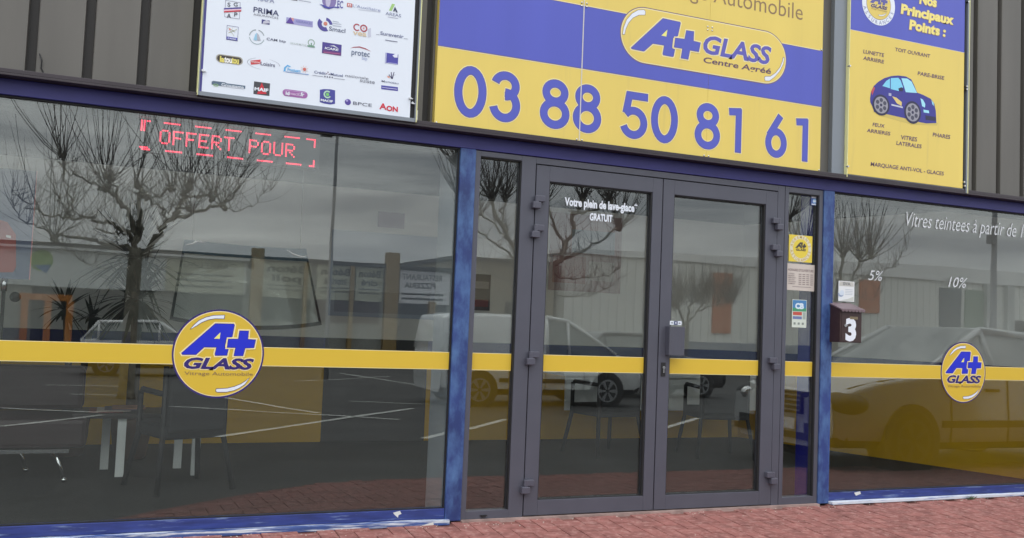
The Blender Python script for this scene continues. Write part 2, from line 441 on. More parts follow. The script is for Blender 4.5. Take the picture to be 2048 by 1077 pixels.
# grey door set: frame with two side lights, two leaves
def frame4(mb, x0, x1, z0, z1, gx0, gx1, gz0, gz1, y0, y1, m):
    mb.box(x0, gx0, y0, y1, z0, z1, m); mb.box(gx1, x1, y0, y1, z0, z1, m)
    mb.box(gx0, gx1, y0, y1, z0, gz0, m); mb.box(gx0, gx1, y0, y1, gz1, z1, m)
mb = MB()
frame4(mb, 1.9635, 2.3645, 0, 2.2135, 1.996, 2.270, .047, 2.182, -.004, .06, GREY)
frame4(mb, 4.292, 4.6265, 0, 2.2135, 4.324, 4.594, .049, 2.176, -.004, .06, GREY)
mb.box(4.228, 4.288, -.004, .06, 0, 2.2135, GREY); mb.box(2.365, 4.2275, -.004, .06, 2.174, 2.2135, GREY)
mb.box(4.2882, 4.2918, .01, .05, 0, 2.2135, BLACK)
mb.box(2.365, 4.2275, .03, .055, 0, 2.1735, BLACK) if False else None
for gx0, gx1, a0, a1 in ((1.996, 2.270, .047, 2.182), (4.324, 4.594, .049, 2.176)):
    mb.box(gx1-.007, gx1-.0004, .001, .026, a0+.0005, a1-.0005, BLACK); mb.box(gx0+.0004, gx1-.008, .001, .026, a1-.007, a1-.0005, BLACK)
dframe = mb.build('door_frame', shop, .0015)
mb = MB(); mb.box(2.096, 2.12, -.016, -.0045, .010, .022, BLACK); mb.box(2.085, 2.131, -.012, -.0045, .017, .022, BLACK); mb.build('drain_cap', dframe)
p1 = pane(1.997, 2.262, .048, 2.176, shop, 'sidelight_pane', .028); band(1.999, 2.261, p1, .0265)
p2 = pane(4.325, 4.586, .05, 2.168, shop, 'sidelight_pane', .028); band(4.327, 4.585, p2, .0265)
def hinge(zc, x, sgn, parent):
    mb = MB()
    # two stacked knuckle plates, stepped sideways as on aluminium door hinges
    mb.box(x-.006*sgn, x+.056*sgn, -.036, -.006, zc+.0015, zc+.040, HINGE)
    mb.box(x-.028*sgn, x+.026*sgn, -.044, -.006, zc-.042, zc-.0015, HINGE)
    mb.cyl((x+.002*sgn, -.026, zc-.044), (x+.002*sgn, -.026, zc+.040), .0135, HINGE, 14)
    mb.build('hinge', parent, .004)
def leaf(x0, x1, gx0, gx1, sgn, hx, hz):
    mb = MB(); frame4(mb, x0, x1, .006, 2.167, gx0, gx1, .098, 2.071, -.006, .055, GREY)
    for a, b in ((gx0+.0004, gx0+.007), (gx1-.010, gx1-.0004)): mb.box(a, b, .0, .024, .0985, 2.0705, BLACK)
    mb.box(gx0+.0075, gx1-.0105, .0, .024, 2.063, 2.0705, BLACK); mb.box(gx0+.0075, gx1-.0105, .0, .024, .0985, .103, BLACK)
    d = mb.build('door', shop, .002)
    pane(gx0+.0075, gx1-.0105, .1035, 2.0625, d, 'door_pane', .026)
    band(gx0+.009, gx1-.012, d, .0245)
    for z in hz: hinge(z, hx, sgn, d)
    return d
dL = leaf(2.3705, 3.2865, 2.462, 3.212, 1, 2.3675, (P(1073,405)[1], P(1070,463)[1], P(1059,716)[1], P(1050,972)[1]))
dR = leaf(3.2935, 4.2245, 3.379, 4.126, -1, 4.226, (P(1552,449)[1], P(1549,502)[1], P(1541,727)[1], P(1536,955)[1]))
mb = MB(); mb.box(3.2868, 3.2932, .01, .05, .006, 2.167, BLACK); mb.box(2.3648, 2.3702, .01, .05, .006, 2.17, BLACK); mb.box(4.2248, 4.2278, .01, .05, .006, 2.17, BLACK)
mb.box(2.3705, 4.2245, .01, .05, 2.1675, 2.1738, BLACK)
mb.build('door_seal', shop)
# pull handle (a tall bent plate) and lock of the right leaf
hx0, hz1 = P(1331,653); hx1, hz0 = P(1356,711)
mb = MB(); hx1 += .005
pts = [(hx0-.002,-.0065),(hx0-.002,-.055),(hx0+.012,-.066),(hx1,-.066),(hx1,-.060),(hx0+.014,-.060),(hx0+.006,-.052),(hx0+.006,-.0065)]
n = len(pts); vs = [(x,y,hz0) for x,y in pts]+[(x,y,hz1) for x,y in pts]
mb.add(vs, [tuple(range(n)), tuple(range(2*n-1,n-1,-1))]+[(i,n+i,n+(i+1)%n,(i+1)%n) for i in range(n)], GREY)
mb.build('handle', dR, .001)
lx, lz = P(1325, 739); mb = MB(); mb.box(lx-.017, lx+.017, -.011, -.0065, lz-.045, lz+.045, BLACK)
lock = mb.build('lock_plate', dR, .003)
mb = MB(); mb.cyl((lx,-.0115,lz+.012),(lx,-.018,lz+.012),.010,STEEL,16); mb.box(lx-.005,lx+.005,-.018,-.0115,lz-.022,lz+.004,STEEL); mb.build('lock_cylinder', lock)
mb = MB(); mb.box(1.962, 4.628, -.035, .06, -.035, -.0005, S('threshold', (150,128,122), .9, var=.3, vscale=12, bump=.4)); mb.build('threshold', shop)

# ---------------------------------------------------------------- the shop interior
WALLW = S('wall_white', (226, 226, 222), .8, var=.02)
WALLN = S('wall_navy', (30, 38, 100), .7); WALLY = S('wall_yellow', (212, 164, 8), .7)
WALLD = S('wall_upper_dark', (58, 60, 64), .9); CARPET = mat('carpet', (.029, .028, .027), .95, var=.25, vscale=40, bump=.4, bscale=200)
mb = MB(); mb.box(XL, 9.3, .06, 3.7, -.2, -.001, CARPET); tag(mb.build('shop_floor'), kind='structure')
mb = MB()
BW = 3.5
mb.box(XL, 6.6, BW, BW+.15, .97, 2.40, WALLW); mb.box(XL, 6.6, BW+.003, BW+.15, 2.4, 2.95, WALLD)
for a, b in ((XL, 1.84), (2.85, 6.6)):
    mb.box(a, b, BW+.002, BW+.15, .84, .97, WALLN); mb.box(a, b, BW+.002, BW+.15, 0, .84, WALLY)
DK = S('dark_door', (44, 42, 44), .7)
mb.box(1.84, 2.85, BW+.004, BW+.15, 0, .97, DK)
mb.build('back_wall', shop)
def swall(z0, z1, m, o=0.):            # side wall, slightly skewed
    mb.add([(6.55+o,BW,z0),(7.5+o,.21,z0),(7.7,.21,z0),(6.75,BW,z0),(6.55+o,BW,z1),(7.5+o,.21,z1),(7.7,.21,z1),(6.75,BW,z1)],
           [(0,1,5,4),(1,2,6,5),(2,3,7,6),(3,0,4,7),(4,5,6,7),(3,2,1,0)], m)
mb = MB(); swall(0,.86,WALLY); swall(.8601,.97,WALLN,.002); swall(.9701,2.4,WALLW,.004); swall(2.4001,2.95,WALLD,.006)
mb.build('side_wall', shop)
mb = MB(); mb.box(XL, XL+.1, .39, BW, 0, 2.95, WALLW); mb.build('side_wall', shop)
mb = MB(); mb.box(XL, 9.3, .21, BW+.15, 2.95, 3.05, S('ceiling', (120,122,122), .9)); mb.build('ceiling', shop)

# ---------------------------------------------------------------- white board of partner logos
z2 = zoomer(380, 0, 4.096)
YW = -.095
wb = root('sign_board', 'white board of small insurer logos in grey frame above left window', 'sign', (.95, -.05, 2.335))
xa, _ = P(*z2(98, 700), YW); xb, zb_ = P(*z2(1800, 963), YW); _, zb0 = P(*z2(98, 752), YW)
zlo = (zb_+zb0)/2; xo0, _ = P(*z2(64, 760), YW); xo1, zo = P(*z2(1846, 1005), YW); ZHI = 3.9
mb = MB(); mb.box(xa, xb, YW, YW+.012, zlo, ZHI, BOARD); mb.build('panel', wb)
mb = MB()
mb.box(xo0, xa-.012, YW-.006, -.021, zo, ZHI, ALU); mb.box(xb+.028, xo1, YW-.006, -.021, zo, ZHI, ALU)
mb.box(xa-.012, xb+.028, YW-.004, -.021, zo, zlo-.001, ALU); mb.box(xa, xb, -.06, -.021, zlo, ZHI, BLACK)
mb.box(xa-.012, xa, YW+.001, -.021, zlo-.001, ZHI, S('sign_navy_edge', (70,66,140), .5)); mb.box(xb, xb+.028, YW+.012, -.021, zlo-.001, ZHI, BLACK)
mb.box(xo0-.004, xo0, YW-.008, -.021, zo, ZHI, LIP); mb.box(xo1, xo1+.006, YW-.008, -.021, zo, ZHI, LIP)
mb.box(xo1+.0065, xo1+.016, YW+.01, YW+.03, zo+.0, zo+.075, S('label_white', (205,205,200), .5))
mb.build('frame', wb, .0015)
for px, py in ((104,582), (1800,808), (1818,848)):
    x, z = P(*z2(px, py), YW); mb = MB(); mb.cyl((x,YW+.01,z),(x,YW-.014,z),.007,STEEL,10); mb.box(x,x+.018,YW-.006,YW-.002,z-.004,z+.001,STEEL); mb.build('bolt', wb)
Y1, Y2, Y3 = YW-.001, YW-.002, YW-.003
GR = ink(118,122,138); NV = ink(72,66,140); RD = ink(196,58,70); DG = ink(78,80,92); VI = ink(150,140,190); GN = ink(120,150,130)
def logo(fn):
    mb = MB(); fn(mb); mb.build('logo', wb)
def zp(pts): return [z2(a, b) for a, b in pts]
def border(mb, tl, br, t, m, y=Y1):
    x0, z1 = P(*z2(*tl), y); x1, z0 = P(*z2(*br), y)
    mb.rect(x0,x1,z0,z0+t,y,m); mb.rect(x0,x1,z1-t,z1,y,m); mb.rect(x0,x0+t,z0+t,z1-t,y,m); mb.rect(x1-t,x1,z0+t,z1-t,y,m)
def T(mb, st, tl, br, m, bold=.0, shear=0., y=Y2): mb.tp(st, z2(*tl), z2(*br), y, m, bold, shear)
def RC(mb, tl, br, m, y=Y1): mb.rp(z2(*tl), z2(*br), y, m)
def C(a, b, y=Y1): return P(*z2(a, b), y)
def RAD(px): return px/4.096/1874*5.6
def pill(mb, tl, br, m, y):
    x0, z1 = P(*z2(*tl), y); x1, z0 = P(*z2(*br), y); r = (z1-z0)/2; cz = (z0+z1)/2
    pts = [(x1-r+r*math.cos(R(a)), cz+r*math.sin(R(a))) for a in range(-90, 91, 15)]+[(x0+r+r*math.cos(R(a)), cz+r*math.sin(R(a))) for a in range(90, 271, 15)]
    mb.flat(pts, y, m)
def l1(m):
    border(m, (290,2), (406,160), .0025, ink(150,150,170))
    for ch, a, b in (('S',(308,22),(331,57)),('G',(358,22),(390,56)),('A',(303,111),(336,150)),('P',(363,103),(388,140))): T(m, ch, a, b, DG, .015)
    m.pp(zp([(278,68),(420,60),(420,74),(278,80)]), Y2, NV); m.pp(zp([(278,92),(420,84),(420,96),(278,104)]), Y2, RD); m.pp(zp([(278,80),(420,74),(420,84),(278,92)]), Y2, ink(225,190,205))
def l2(m): T(m, 'RAPA', (560,-32), (690,28), ink(140,146,180), .012)
def l3(m):
    T(m, 'PRIMA', (522,57), (728,134), ink(66,72,110), .012); T(m, 'ASSURANCES', (521,110), (722,158), ink(120,120,130))
    RC(m, (588,160), (652,205), ink(70,70,130)); m.pp(zp([(600,178),(625,166),(652,178),(652,192),(596,198)]), Y2, ink(190,190,205))
def l4(m): RC(m, (828,-6), (880,10), ink(85,85,105)); RC(m, (888,6), (990,18), ink(160,165,185))
def l5(m):
    RC(m, (790,142), (1005,226), ink(160,158,205)); m.pp(zp([(785,190),(822,142),(852,197)]), Y2, ink(88,60,150)); m.pp(zp([(824,146),(850,150),(848,180)]), Y2, ink(214,150,150))
    T(m, 'ASSURANCES', (866,164), (996,204), ink(120,122,180), .01)
def l6(m):
    x, z = C(1140, 5); m.disc(x, z, RAD(55), Y1, ink(130,116,170), 30, RAD(66)); m.disc(x-.006, z, RAD(20), Y2, ink(190,185,210), 20, RAD(56))
    m.pp(zp([(1060,34),(1092,42),(1140,62),(1190,56),(1225,60),(1223,68),(1180,64),(1140,76),(1100,66),(1082,48)]), Y3, ink(70,70,160)); T(m, 'EC', (1208,6), (1253,70), ink(92,88,165), .02)
def l7(m):
    RC(m, (1287,25), (1328,64), ink(190,80,80)); RC(m, (1294,32), (1320,58), ink(235,215,215), Y2); T(m, "A", (1298,36), (1317,56), ink(200,90,90), .02, y=Y3)
    T(m, "L'Auxiliaire", (1334,36), (1560,97), ink(142,150,185)); m.pp(zp([(1380,78),(1558,99),(1558,102),(1380,81)]), Y2, ink(185,188,205))
def l8(m):
    m.pp(zp([(1630,88),(1655,33),(1680,36),(1652,92)]), Y1, ink(160,200,120)); m.pp(zp([(1664,95),(1672,72),(1680,56),(1702,104),(1688,102),(1680,84),(1674,97)]), Y2, ink(60,66,96)); T(m, 'AREAS', (1603,98), (1728,144), ink(122,128,160)); m.pp(zp([(1622,138),(1704,150),(1704,154),(1622,142)]), Y2, ink(170,172,190))
def l9(m):
    x, z = C(1104, 200); r = RAD(56); m.ring(x, z, r*.42, r, Y1, ink(78,72,150), 140, 300, 40); m.ring(x+.004, z, r*.55, r*.95, Y1, ink(78,72,150), 5, 85, 40); m.disc(*C(1110,196), RAD(15), Y2, ink(206,128,110), 20)
    T(m, 'Smacl', (1140,217), (1272,272), ink(84,92,124), .008)
    for k in range(3): m.pp(zp([(1168,172+k*18),(1240-(20 if k == 0 else 0),182+k*18),(1240-(20 if k == 0 else 0),186+k*18),(1168,176+k*18)]), Y2, ink(165,172,190))
def l10(m):
    x, z = C(1368,226); m.ring(x, z, RAD(19), RAD(29), Y1, ink(170,70,84), 45, 315); x, z = C(1423,234); m.ring(x, z, RAD(19), RAD(29), Y2, ink(170,70,84)); m.disc(x, z, RAD(7), Y2, ink(225,150,150), 14)
    T(m, 'vea', (1336,244), (1446,302), ink(214,192,160), .02); m.pp(zp([(1458,240),(1482,230),(1482,304),(1458,308)]), Y1, ink(196,198,215))
def l11(m):
    T(m, 'Suravenir', (1560,258), (1750,316), ink(112,118,152), .016); m.pp(zp([(1524,282),(1552,286),(1552,289),(1524,285)]), Y2, GR); m.pp(zp([(1752,316),(1785,320),(1785,323),(1752,319)]), Y2, GR)
    m.pp(zp([(1600,326),(1700,342),(1700,348),(1600,332)]), Y2, ink(120,122,145))
def l12(m):
    border(m, (303,208), (391,340), .0022, ink(110,110,150)); RC(m, (301,300), (385,336), ink(70,70,170), Y2); T(m, 'CAISA', (308,308), (378,330), WHITE, .02, y=Y3)
    for a in ((315,225,370,262),(315,268,385,240),(330,250,362,295),(352,222,344,240)): m.pp(zp([(a[0],a[1]),(a[2],a[3]),(a[2],a[3]+5),(a[0],a[1]+5)]), Y2, ink(178,178,150))
    m.disc(*C(326,242), RAD(7), Y3, ink(222,140,130), 12)
def l13(m):
    x, z = C(548,305); m.ring(x, z, RAD(50), RAD(57), Y1, ink(150,160,165), 20, 80); m.ring(x, z, RAD(50), RAD(57), Y1, ink(150,160,165), 100, 175); m.ring(x, z, RAD(51), RAD(56), Y1, ink(150,168,172), 190, 345)
    m.pp(zp([(520,330),(532,290),(546,268),(550,332)]), Y2, ink(150,196,222)); m.pp(zp([(552,332),(550,270),(566,292),(580,336)]), Y2, ink(176,176,186)); T(m, 'CAM btp', (628,309), (786,352), ink(96,100,126), .014)
def l14(m):
    T(m, 'GROUPE MUTUEL', (822,346), (958,382), ink(190,200,196), .01); x, z = C(994,352); m.ring(x, z, RAD(20), RAD(27), Y1, ink(150,172,160)); m.pp(zp([(962,372),(1022,380),(1022,392),(962,384)]), Y2, ink(110,152,130)); RC(m, (990,352), (998,376), ink(110,152,130), Y2)
def l15(m):
    RC(m, (1085,345), (1238,460), ink(74,62,140)); RC(m, (1088,410), (1235,458), ink(110,58,120), Y2); T(m, 'ICARE', (1104,386), (1217,420), WHITE, .03, .1, Y3); m.pp(zp([(1140,378),(1180,374),(1215,398),(1206,396),(1176,382)]), Y3, WHITE); m.pp(zp([(1096,428),(1228,442),(1228,446),(1096,432)]), Y3, ink(200,110,150))
def l16(m):
    m.pp(zp([(1310,398),(1340,386),(1390,382),(1440,398),(1484,424),(1440,408),(1390,392),(1345,392)]), Y1, ink(164,70,86)); T(m, 'protec', (1325,402), (1472,470), ink(92,106,136), .01); T(m, 'btp', (1410,462), (1452,496), ink(160,172,210))
def l17(m):
    RC(m, (1612,434), (1703,531), ink(72,70,160)); RC(m, (1600,432), (1609,522), ink(176,180,215)); m.pp(zp([(1658,458),(1680,444),(1702,448),(1700,474),(1676,474)]), Y2, ink(226,230,244)); m.pp(zp([(1618,512),(1696,522),(1696,528),(1618,518)]), Y2, ink(160,160,215))
def l18(m):
    pill(m, (214,440), (432,538), ink(172,168,158), Y1); pill(m, (224,449), (422,529), ink(60,52,46), Y2); T(m, 'la', (246,462), (282,512), ink(226,212,110), .045, y=Y3); T(m, 'tou', (282,462), (342,518), ink(240,238,232), .045, y=Y3); T(m, 'tou', (342,468), (400,526), ink(226,212,110), .045, y=Y3)
def l19(m):
    x, z = C(604,527); m.ring(x, z, RAD(117), RAD(120), Y1, ink(120,124,138), 120, 260, 60, .36); m.ring(x, z, RAD(117), RAD(120), Y1, ink(120,124,138), 0, 70, 60, .36)
    m.pp(zp([(496,498),(578,490),(578,524),(498,532)]), Y1, ink(206,70,76)); T(m, 'MAISON', (502,500), (573,522), ink(240,210,210), .02); T(m, 'Loisirs', (580,506), (696,551), ink(112,114,136), .018)
def l20(m):
    m.pp(zp([(765,588),(772,552),(800,532),(828,548),(815,552),(800,546),(786,560),(782,586)]), Y1, ink(96,170,222)); T(m, 'Fructuam', (798,556), (905,596), ink(110,178,224), .03, .15); x, z = C(938,570); m.disc(x, z, RAD(13), Y2, ink(206,110,100), 16)
    for k in range(8): a = R(k*45+20); m.add([(x+RAD(18)*math.cos(a-.12),Y2,z+RAD(18)*math.sin(a-.12)),(x+RAD(18)*math.cos(a+.12),Y2,z+RAD(18)*math.sin(a+.12)),(x+RAD(32)*math.cos(a),Y2,z+RAD(32)*math.sin(a))], [(0,1,2)], ink(226,170,150))
    m.pp(zp([(782,586),(972,610),(972,616),(782,592)]), Y2, ink(130,160,205))
def l21(m):
    T(m, 'Crédit', (1019,580), (1112,614), ink(84,94,140), .014); T(m, 'Mutuel', (1152,598), (1251,632), ink(84,94,140), .014)
    for a, b in ((1130,594),(1120,606),(1140,610)): m.disc(*C(a,b), RAD(5), Y2, ink(112,80,110), 8)
    for k in range(4): m.disc(*C(1105+k*20, 629+k*2.4), RAD(6), Y2, ink(96,96,116), 8)
    m.pp(zp([(1002,616),(1090,628),(1090,631),(1002,619)]), Y2, GR); m.pp(zp([(1178,641),(1268,653),(1268,656),(1178,644)]), Y2, GR)
def l22(m): T(m, 'nationale', (1274,608), (1462,655), ink(132,134,146), .006); T(m, 'suisse', (1393,642), (1513,690), ink(132,134,146), .006)
def l23(m):
    for a in ((1655,648,1630,612),(1654,648,1648,592),(1657,648,1672,592),(1650,632,1622,622),(1658,622,1684,614)): m.pp(zp([(a[0]-4,a[1]),(a[0]+4,a[1]),(a[2]+3,a[3]),(a[2]-3,a[3])]), Y1, ink(62,56,100))
    m.pp(zp([(1612,622),(1632,628),(1640,640),(1622,640)]), Y1, ink(226,160,140)); T(m, 'Monceau', (1570,657), (1708,692), ink(120,124,152), .01); m.pp(zp([(1567,700),(1703,716),(1703,748),(1567,732)]), Y1, ink(74,70,160)); m.pp(zp([(1574,716),(1697,731),(1697,735),(1574,720)]), Y2, ink(205,205,232))
def l24(m):
    RC(m, (178,668), (452,730), ink(84,104,124)); pill(m, (178,662), (300,712), ink(84,104,124), Y1-.0003); T(m, 'Groupama', (258,682), (441,730), WHITE, .02, y=Y3); x, z = C(212,700); m.ring(x, z, RAD(12), RAD(18), Y3, ink(150,190,130), 0, 360, 20, .55)
def l25(m): RC(m, (525,668), (650,788), ink(66,66,72)); m.pp(zp([(548,772),(588,678),(628,772)]), Y2, ink(196,36,54)); T(m, 'MAIF', (529,716), (641,756), WHITE, .045, y=Y3)
def l26(m): pill(m, (760,728), (962,812), ink(160,100,164), Y1); pill(m, (772,736), (950,764), ink(196,160,206), Y2); T(m, 'id', (784,750), (814,782), WHITE, .04, y=Y3); T(m, 'macif', (816,754), (898,788), ink(202,170,206), .03, y=Y3); T(m, '.fr', (899,758), (936,792), WHITE, .03, y=Y3)
def l27(m):
    m.pp(zp([(1064,737),(1100,731),(1150,733),(1189,742),(1188,852),(1150,858),(1100,850),(1063,838)]), Y1, ink(66,66,150)); x, z = C(1126,776); m.ring(x, z, RAD(19), RAD(30), Y2, ink(176,210,186), 50, 330); m.disc(x, z, RAD(13), Y2, ink(120,196,110), 20); T(m, 'MACIF', (1071,812), (1170,842), WHITE, .045, y=Y3)
def l28(m): x, z = C(1293,838); m.disc(x, z, RAD(24), Y1, ink(84,66,150), 24); m.disc(x-.006, z+.008, RAD(10), Y2, ink(160,150,205), 16); T(m, 'BPCE', (1337,833), (1490,878), ink(96,100,118), .004)
def l29(m): T(m, 'A', (1553,846), (1610,900), ink(206,40,62), .03); T(m, 'ON', (1610,868), (1702,918), ink(206,40,62), .04)
for fn in (l1,l2,l3,l4,l5,l6,l7,l8,l9,l10,l11,l12,l13,l14,l15,l16,l17,l18,l19,l20,l21,l22,l23,l24,l25,l26,l27,l28,l29): logo(fn)

# ---------------------------------------------------------------- round and oval company logo
zc_ = zoomer(340, 600, 5.13)
A_PX = [(122,548),(468,246),(655,250),(662,262),(640,378),(600,388),(578,404),(562,480),(572,498),(600,506),(585,570),(470,572),(465,558),(482,487),(352,485),(268,562),(130,562)]
T_PX = [(452,400),(520,335),(512,402)]
P_PX = [(718,320),(808,322),(800,408),(880,412),(862,492),(772,495),(750,575),(660,575),(662,560),(678,490),(590,488),(602,405),(705,405)]
H_PX = [(213,300),(250,258),(300,215),(370,182),(450,163),(562,160),(556,193),(460,192),(390,205),(325,232),(270,268)]
B_PX = [(816,804),(780,836),(730,868),(660,895),(590,912),(478,918),(474,940),(490,948),(580,947),(660,930),(720,902),(770,868)]
CX0, CZ0 = (P(344.2,708)[0]+P(528.5,708)[0])/2, (P(436,618.5)[1]+P(436,798)[1])/2
RR0 = .2395
def nrm(pts): return [((P(*zc_(a,b))[0]-CX0)/RR0, (P(*zc_(a,b))[1]-CZ0)/RR0) for a, b in pts]
A_N, T_N, P_N, H_N, B_N = (nrm(q) for q in (A_PX, T_PX, P_PX, H_PX, B_PX))
def nbox(tl, br):
    (x0, z1), (x1, z0) = nrm([tl, br]); return x0, x1, z0, z1
GL_N = nbox((150,597), (862,715)); VA_N = nbox((150,736), (852,782))
def logo_shapes(mb, cx, cz, rx, rz, y, parts='APGVHB', blue=LOGOB, navy=LOGOD, pale=LOGOP, thin=BROWN, o=.012):
    def tr(pts, d=0.): 
        q = offset_poly(pts, d) if d else pts
        return [(cx+a*rx, cz+b*rz) for a, b in q]
    for key, pts in (('A', A_N), ('P', P_N)):
        if key in parts:
            e = o*.15 if key == 'P' else 0
            mb.flat(tr(pts, .040), y-e, pale); mb.flat(tr(pts, .010), y-e-o*.05, navy); mb.flat(tr(pts), y-e-o*.1, blue)
    if 'A' in parts: mb.flat(tr(T_N), y-o*.15, S('logo_spark', (236,230,130), .4))
    if 'G' in parts:
        x0, x1, z0, z1 = GL_N
        mb.text('GLASS', cx+(x0-.02)*rx, cx+(x1+.02)*rx, cz+(z0-.01)*rz, cz+(z1+.01)*rz, y, pale, .075, .25); mb.text('GLASS', cx+x0*rx, cx+x1*rx, cz+z0*rz, cz+z1*rz, y-o*.1, navy, .04, .25)
    if 'V' in parts:
        x0, x1, z0, z1 = VA_N; mb.text('Vitrage Automobile', cx+x0*rx, cx+x1*rx, cz+z0*rz, cz+z1*rz, y-o*.1, thin, 0)
    for key, pts in (('H', H_N), ('B', B_N)):
        if key in parts: mb.flat(tr(pts, .012), y-o*.05, navy); mb.flat(tr(pts), y-o*.1, WHITE)
def sticker(cx, cz, r, label):
    mb = MB(); y = .0140
    n = 72
    mb.prism([(cx+r*math.cos(2*math.pi*i/n), cz+r*math.sin(2*math.pi*i/n)) for i in range(n)], y, y+.0012, LOGOD)
    mb.disc(cx, cz, r*.962, y-.0006, LOGOP, n); mb.disc(cx, cz, r*.945, y-.0012, STRIPE, n)
    logo_shapes(mb, cx, cz, r, r, y-.0018)
    return tag(mb.build('logo_sticker'), label, 'sticker', 'round stickers on the shop windows')
sticker(CX0, CZ0, RR0, 'round yellow and blue logo sticker on left window in front of chair')
sticker((P(1885,745)[0]+P(1973.7,745)[0])/2, (P(1930,684.4)[1]+P(1930,807)[1])/2, .2345, 'round yellow and blue logo sticker on right window near the mailbox')

# ---------------------------------------------------------------- big yellow and blue phone number sign
z3 = zoomer(860, 0, 2.992); z4 = zoomer(1200, 0, 2.992)
YS = -.065
ps = root('sign_board', 'wide yellow and blue sign with large phone number above the doors', 'sign', (3.14, -.05, 2.33))
sx0 = P(*z3(25,755), YS)[0]; sx1 = P(*z4(1316,1045), YS)[0]; sz0 = P(*z3(700,858), YS)[1]; SZ1 = 4.05
sz0 = (P(*z3(25,757), YS)[1]+P(*z4(1315,1047), YS)[1])/2
zb1 = (P(*z3(50,272), YS)[1]+P(*z4(1327,641), YS)[1])/2; zb2 = P(*z4(1330,309), YS)[1]
seam1 = P(*z3(905,500), YS)[0]; seam2 = P(*z4(640,750), YS)[0]
ed = [sx0, seam1, seam2, sx1]
for k in range(3):
    a, b = ed[k]+(.0008 if k else 0), ed[k+1]-.0008
    mb = MB(); mb.box(a, b, YS, -.021, sz0, SZ1, YEL)
    mb.rect(a, b, zb1-.008, zb2+.008, YS-.0006, YELE); mb.rect(a, b, zb1-.003, zb2+.003, YS-.0011, SDARK); mb.rect(a, b, zb1, zb2, YS-.0016, SBLUE)
    mb.build('panel', ps)
mb = MB()
for s_ in (seam1,): mb.box(s_-.0035, s_+.0035, YS-.0022, YS-.0002, sz0, SZ1, S('seam_pale', (205,200,190), .5))
mb.build('joint_strip', ps)
# digits as constant-width strokes
def stroke_poly(mb, path, wd, y, m, closed=False):
    n = len(path); L_, R_ = [], []
    for i in range(n):
        p = Vector(path[i])
        if closed: a, b = Vector(path[i-1]), Vector(path[(i+1)%n])
        else: a, b = Vector(path[max(i-1,0)]), Vector(path[min(i+1,n-1)])
        t1 = (p-a).normalized() if (p-a).length > 1e-9 else (b-p).normalized(); t2 = (b-p).normalized() if (b-p).length > 1e-9 else t1
        nn = Vector((-(t1.y+t2.y), t1.x+t2.x)).normalized(); k = wd/2/max(.5, nn.dot(Vector((-t1.y, t1.x))))
        L_.append(p+nn*k); R_.append(p-nn*k)
    q = n if closed else n-1
    mb.add([(v.x,y,v.y) for v in L_]+[(v.x,y,v.y) for v in R_], [(i,(i+1)%n,n+(i+1)%n,n+i) for i in range(q)], m)
def arc(cx, cz, rx, rz, a0, a1, n=28): return [(cx+rx*math.cos(R(a0+(a1-a0)*i/n)), cz+rz*math.sin(R(a0+(a1-a0)*i/n))) for i in range(n+1)]
def digit(d, x0, x1, z0, z1, wd):
    W, H = x1-x0, z1-z0; h = wd/2; cx = (x0+x1)/2; out = []
    if d == '0': out.append((arc(cx, (z0+z1)/2, W/2-h, H/2-h, 0, 360)[:-1], True))
    if d == '8':
        hu = H*.455; ru = hu/2-h*.55; rl = (H-hu)/2-h*.55
        out += [(arc(cx, z1-h-ru, W*.44-h, ru, 0, 360)[:-1], True), (arc(cx, z0+h+rl, W/2-h, rl, 0, 360)[:-1], True)]
    if d == '3':
        ru = H*.235-h*.4; rl = H*.285-h*.4; zu = z1-h-ru; zl = z0+h+rl
        out += [(arc(cx, zu, W*.46-h, ru, 165, -90), False), (arc(cx, zl, W/2-h, rl, 90, -168), False)]
    if d == '5':
        rl = H*.30-h*.5; zl = z0+h+rl; xs_ = x0+W*.30
        out += [([(x1-.02*W, z1-h), (xs_, z1-h), (xs_-.11*W, zl+rl*.75)], False), (arc(cx-.02*W, zl, W/2-h, rl, 140, -160), False)]
    if d == '1': out += [([(x1-h, z0), (x1-h, z1)], False), ([(x1-h*.2, z1-h*.72), (x0+W*.12, z1-h*.72-.01)], False)]
    if d == '6':
        rl = H*.295-h*.4; zl = z0+h+rl
        out += [(arc(cx, zl, W/2-h, rl, 0, 360)[:-1], True), ([(cx-W*.33, zl+rl*.62), (cx+W*.19, z1-h*.2)], False)]
    return out
DIG = [('0',z3,145,398,337,705),('3',z3,357,430,540,732),('8',z3,660,478,835,772),('8',z3,857,508,1025,797),('5',z3,1140,553,1303,832),('0',z3,1323,578,1482,858),
       ('8',z4,568,620,718,895),('1',z4,760,650,845,912),('6',z4,990,688,1117,945),('1',z4,1163,712,1243,965)]
for k, (d, zz, l_, t_, r_, b_) in enumerate(DIG):
    ym, xm_ = (t_+b_)/2, (l_+r_)/2
    x0 = P(*zz(l_, ym), YS)[0]; x1 = P(*zz(r_, ym), YS)[0]; z1 = P(*zz(xm_, t_), YS)[1]; z0 = P(*zz(xm_, b_), YS)[1]
    wd_ = .158*(z1-z0)
    mb = MB()
    for grow, yy, m in ((.0075, YS-.0008, YELE), (.0025, YS-.0013, SDARK), (0, YS-.0018, SBLUE)):
        for path, closed in digit(d, x0, x1, z0, z1, wd_):
            if grow and not closed:
                p0, p1 = Vector(path[0]), Vector(path[1]); e0 = (p0-p1).normalized()*grow; pa, pb = Vector(path[-1]), Vector(path[-2]); e1 = (pa-pb).normalized()*grow
                path = [tuple(p0+e0)]+path[1:-1]+[tuple(pa+e1)]
            stroke_poly(mb, path, wd_+2*grow, yy, m, closed); yy -= .00012
    mb.build('digit', ps)
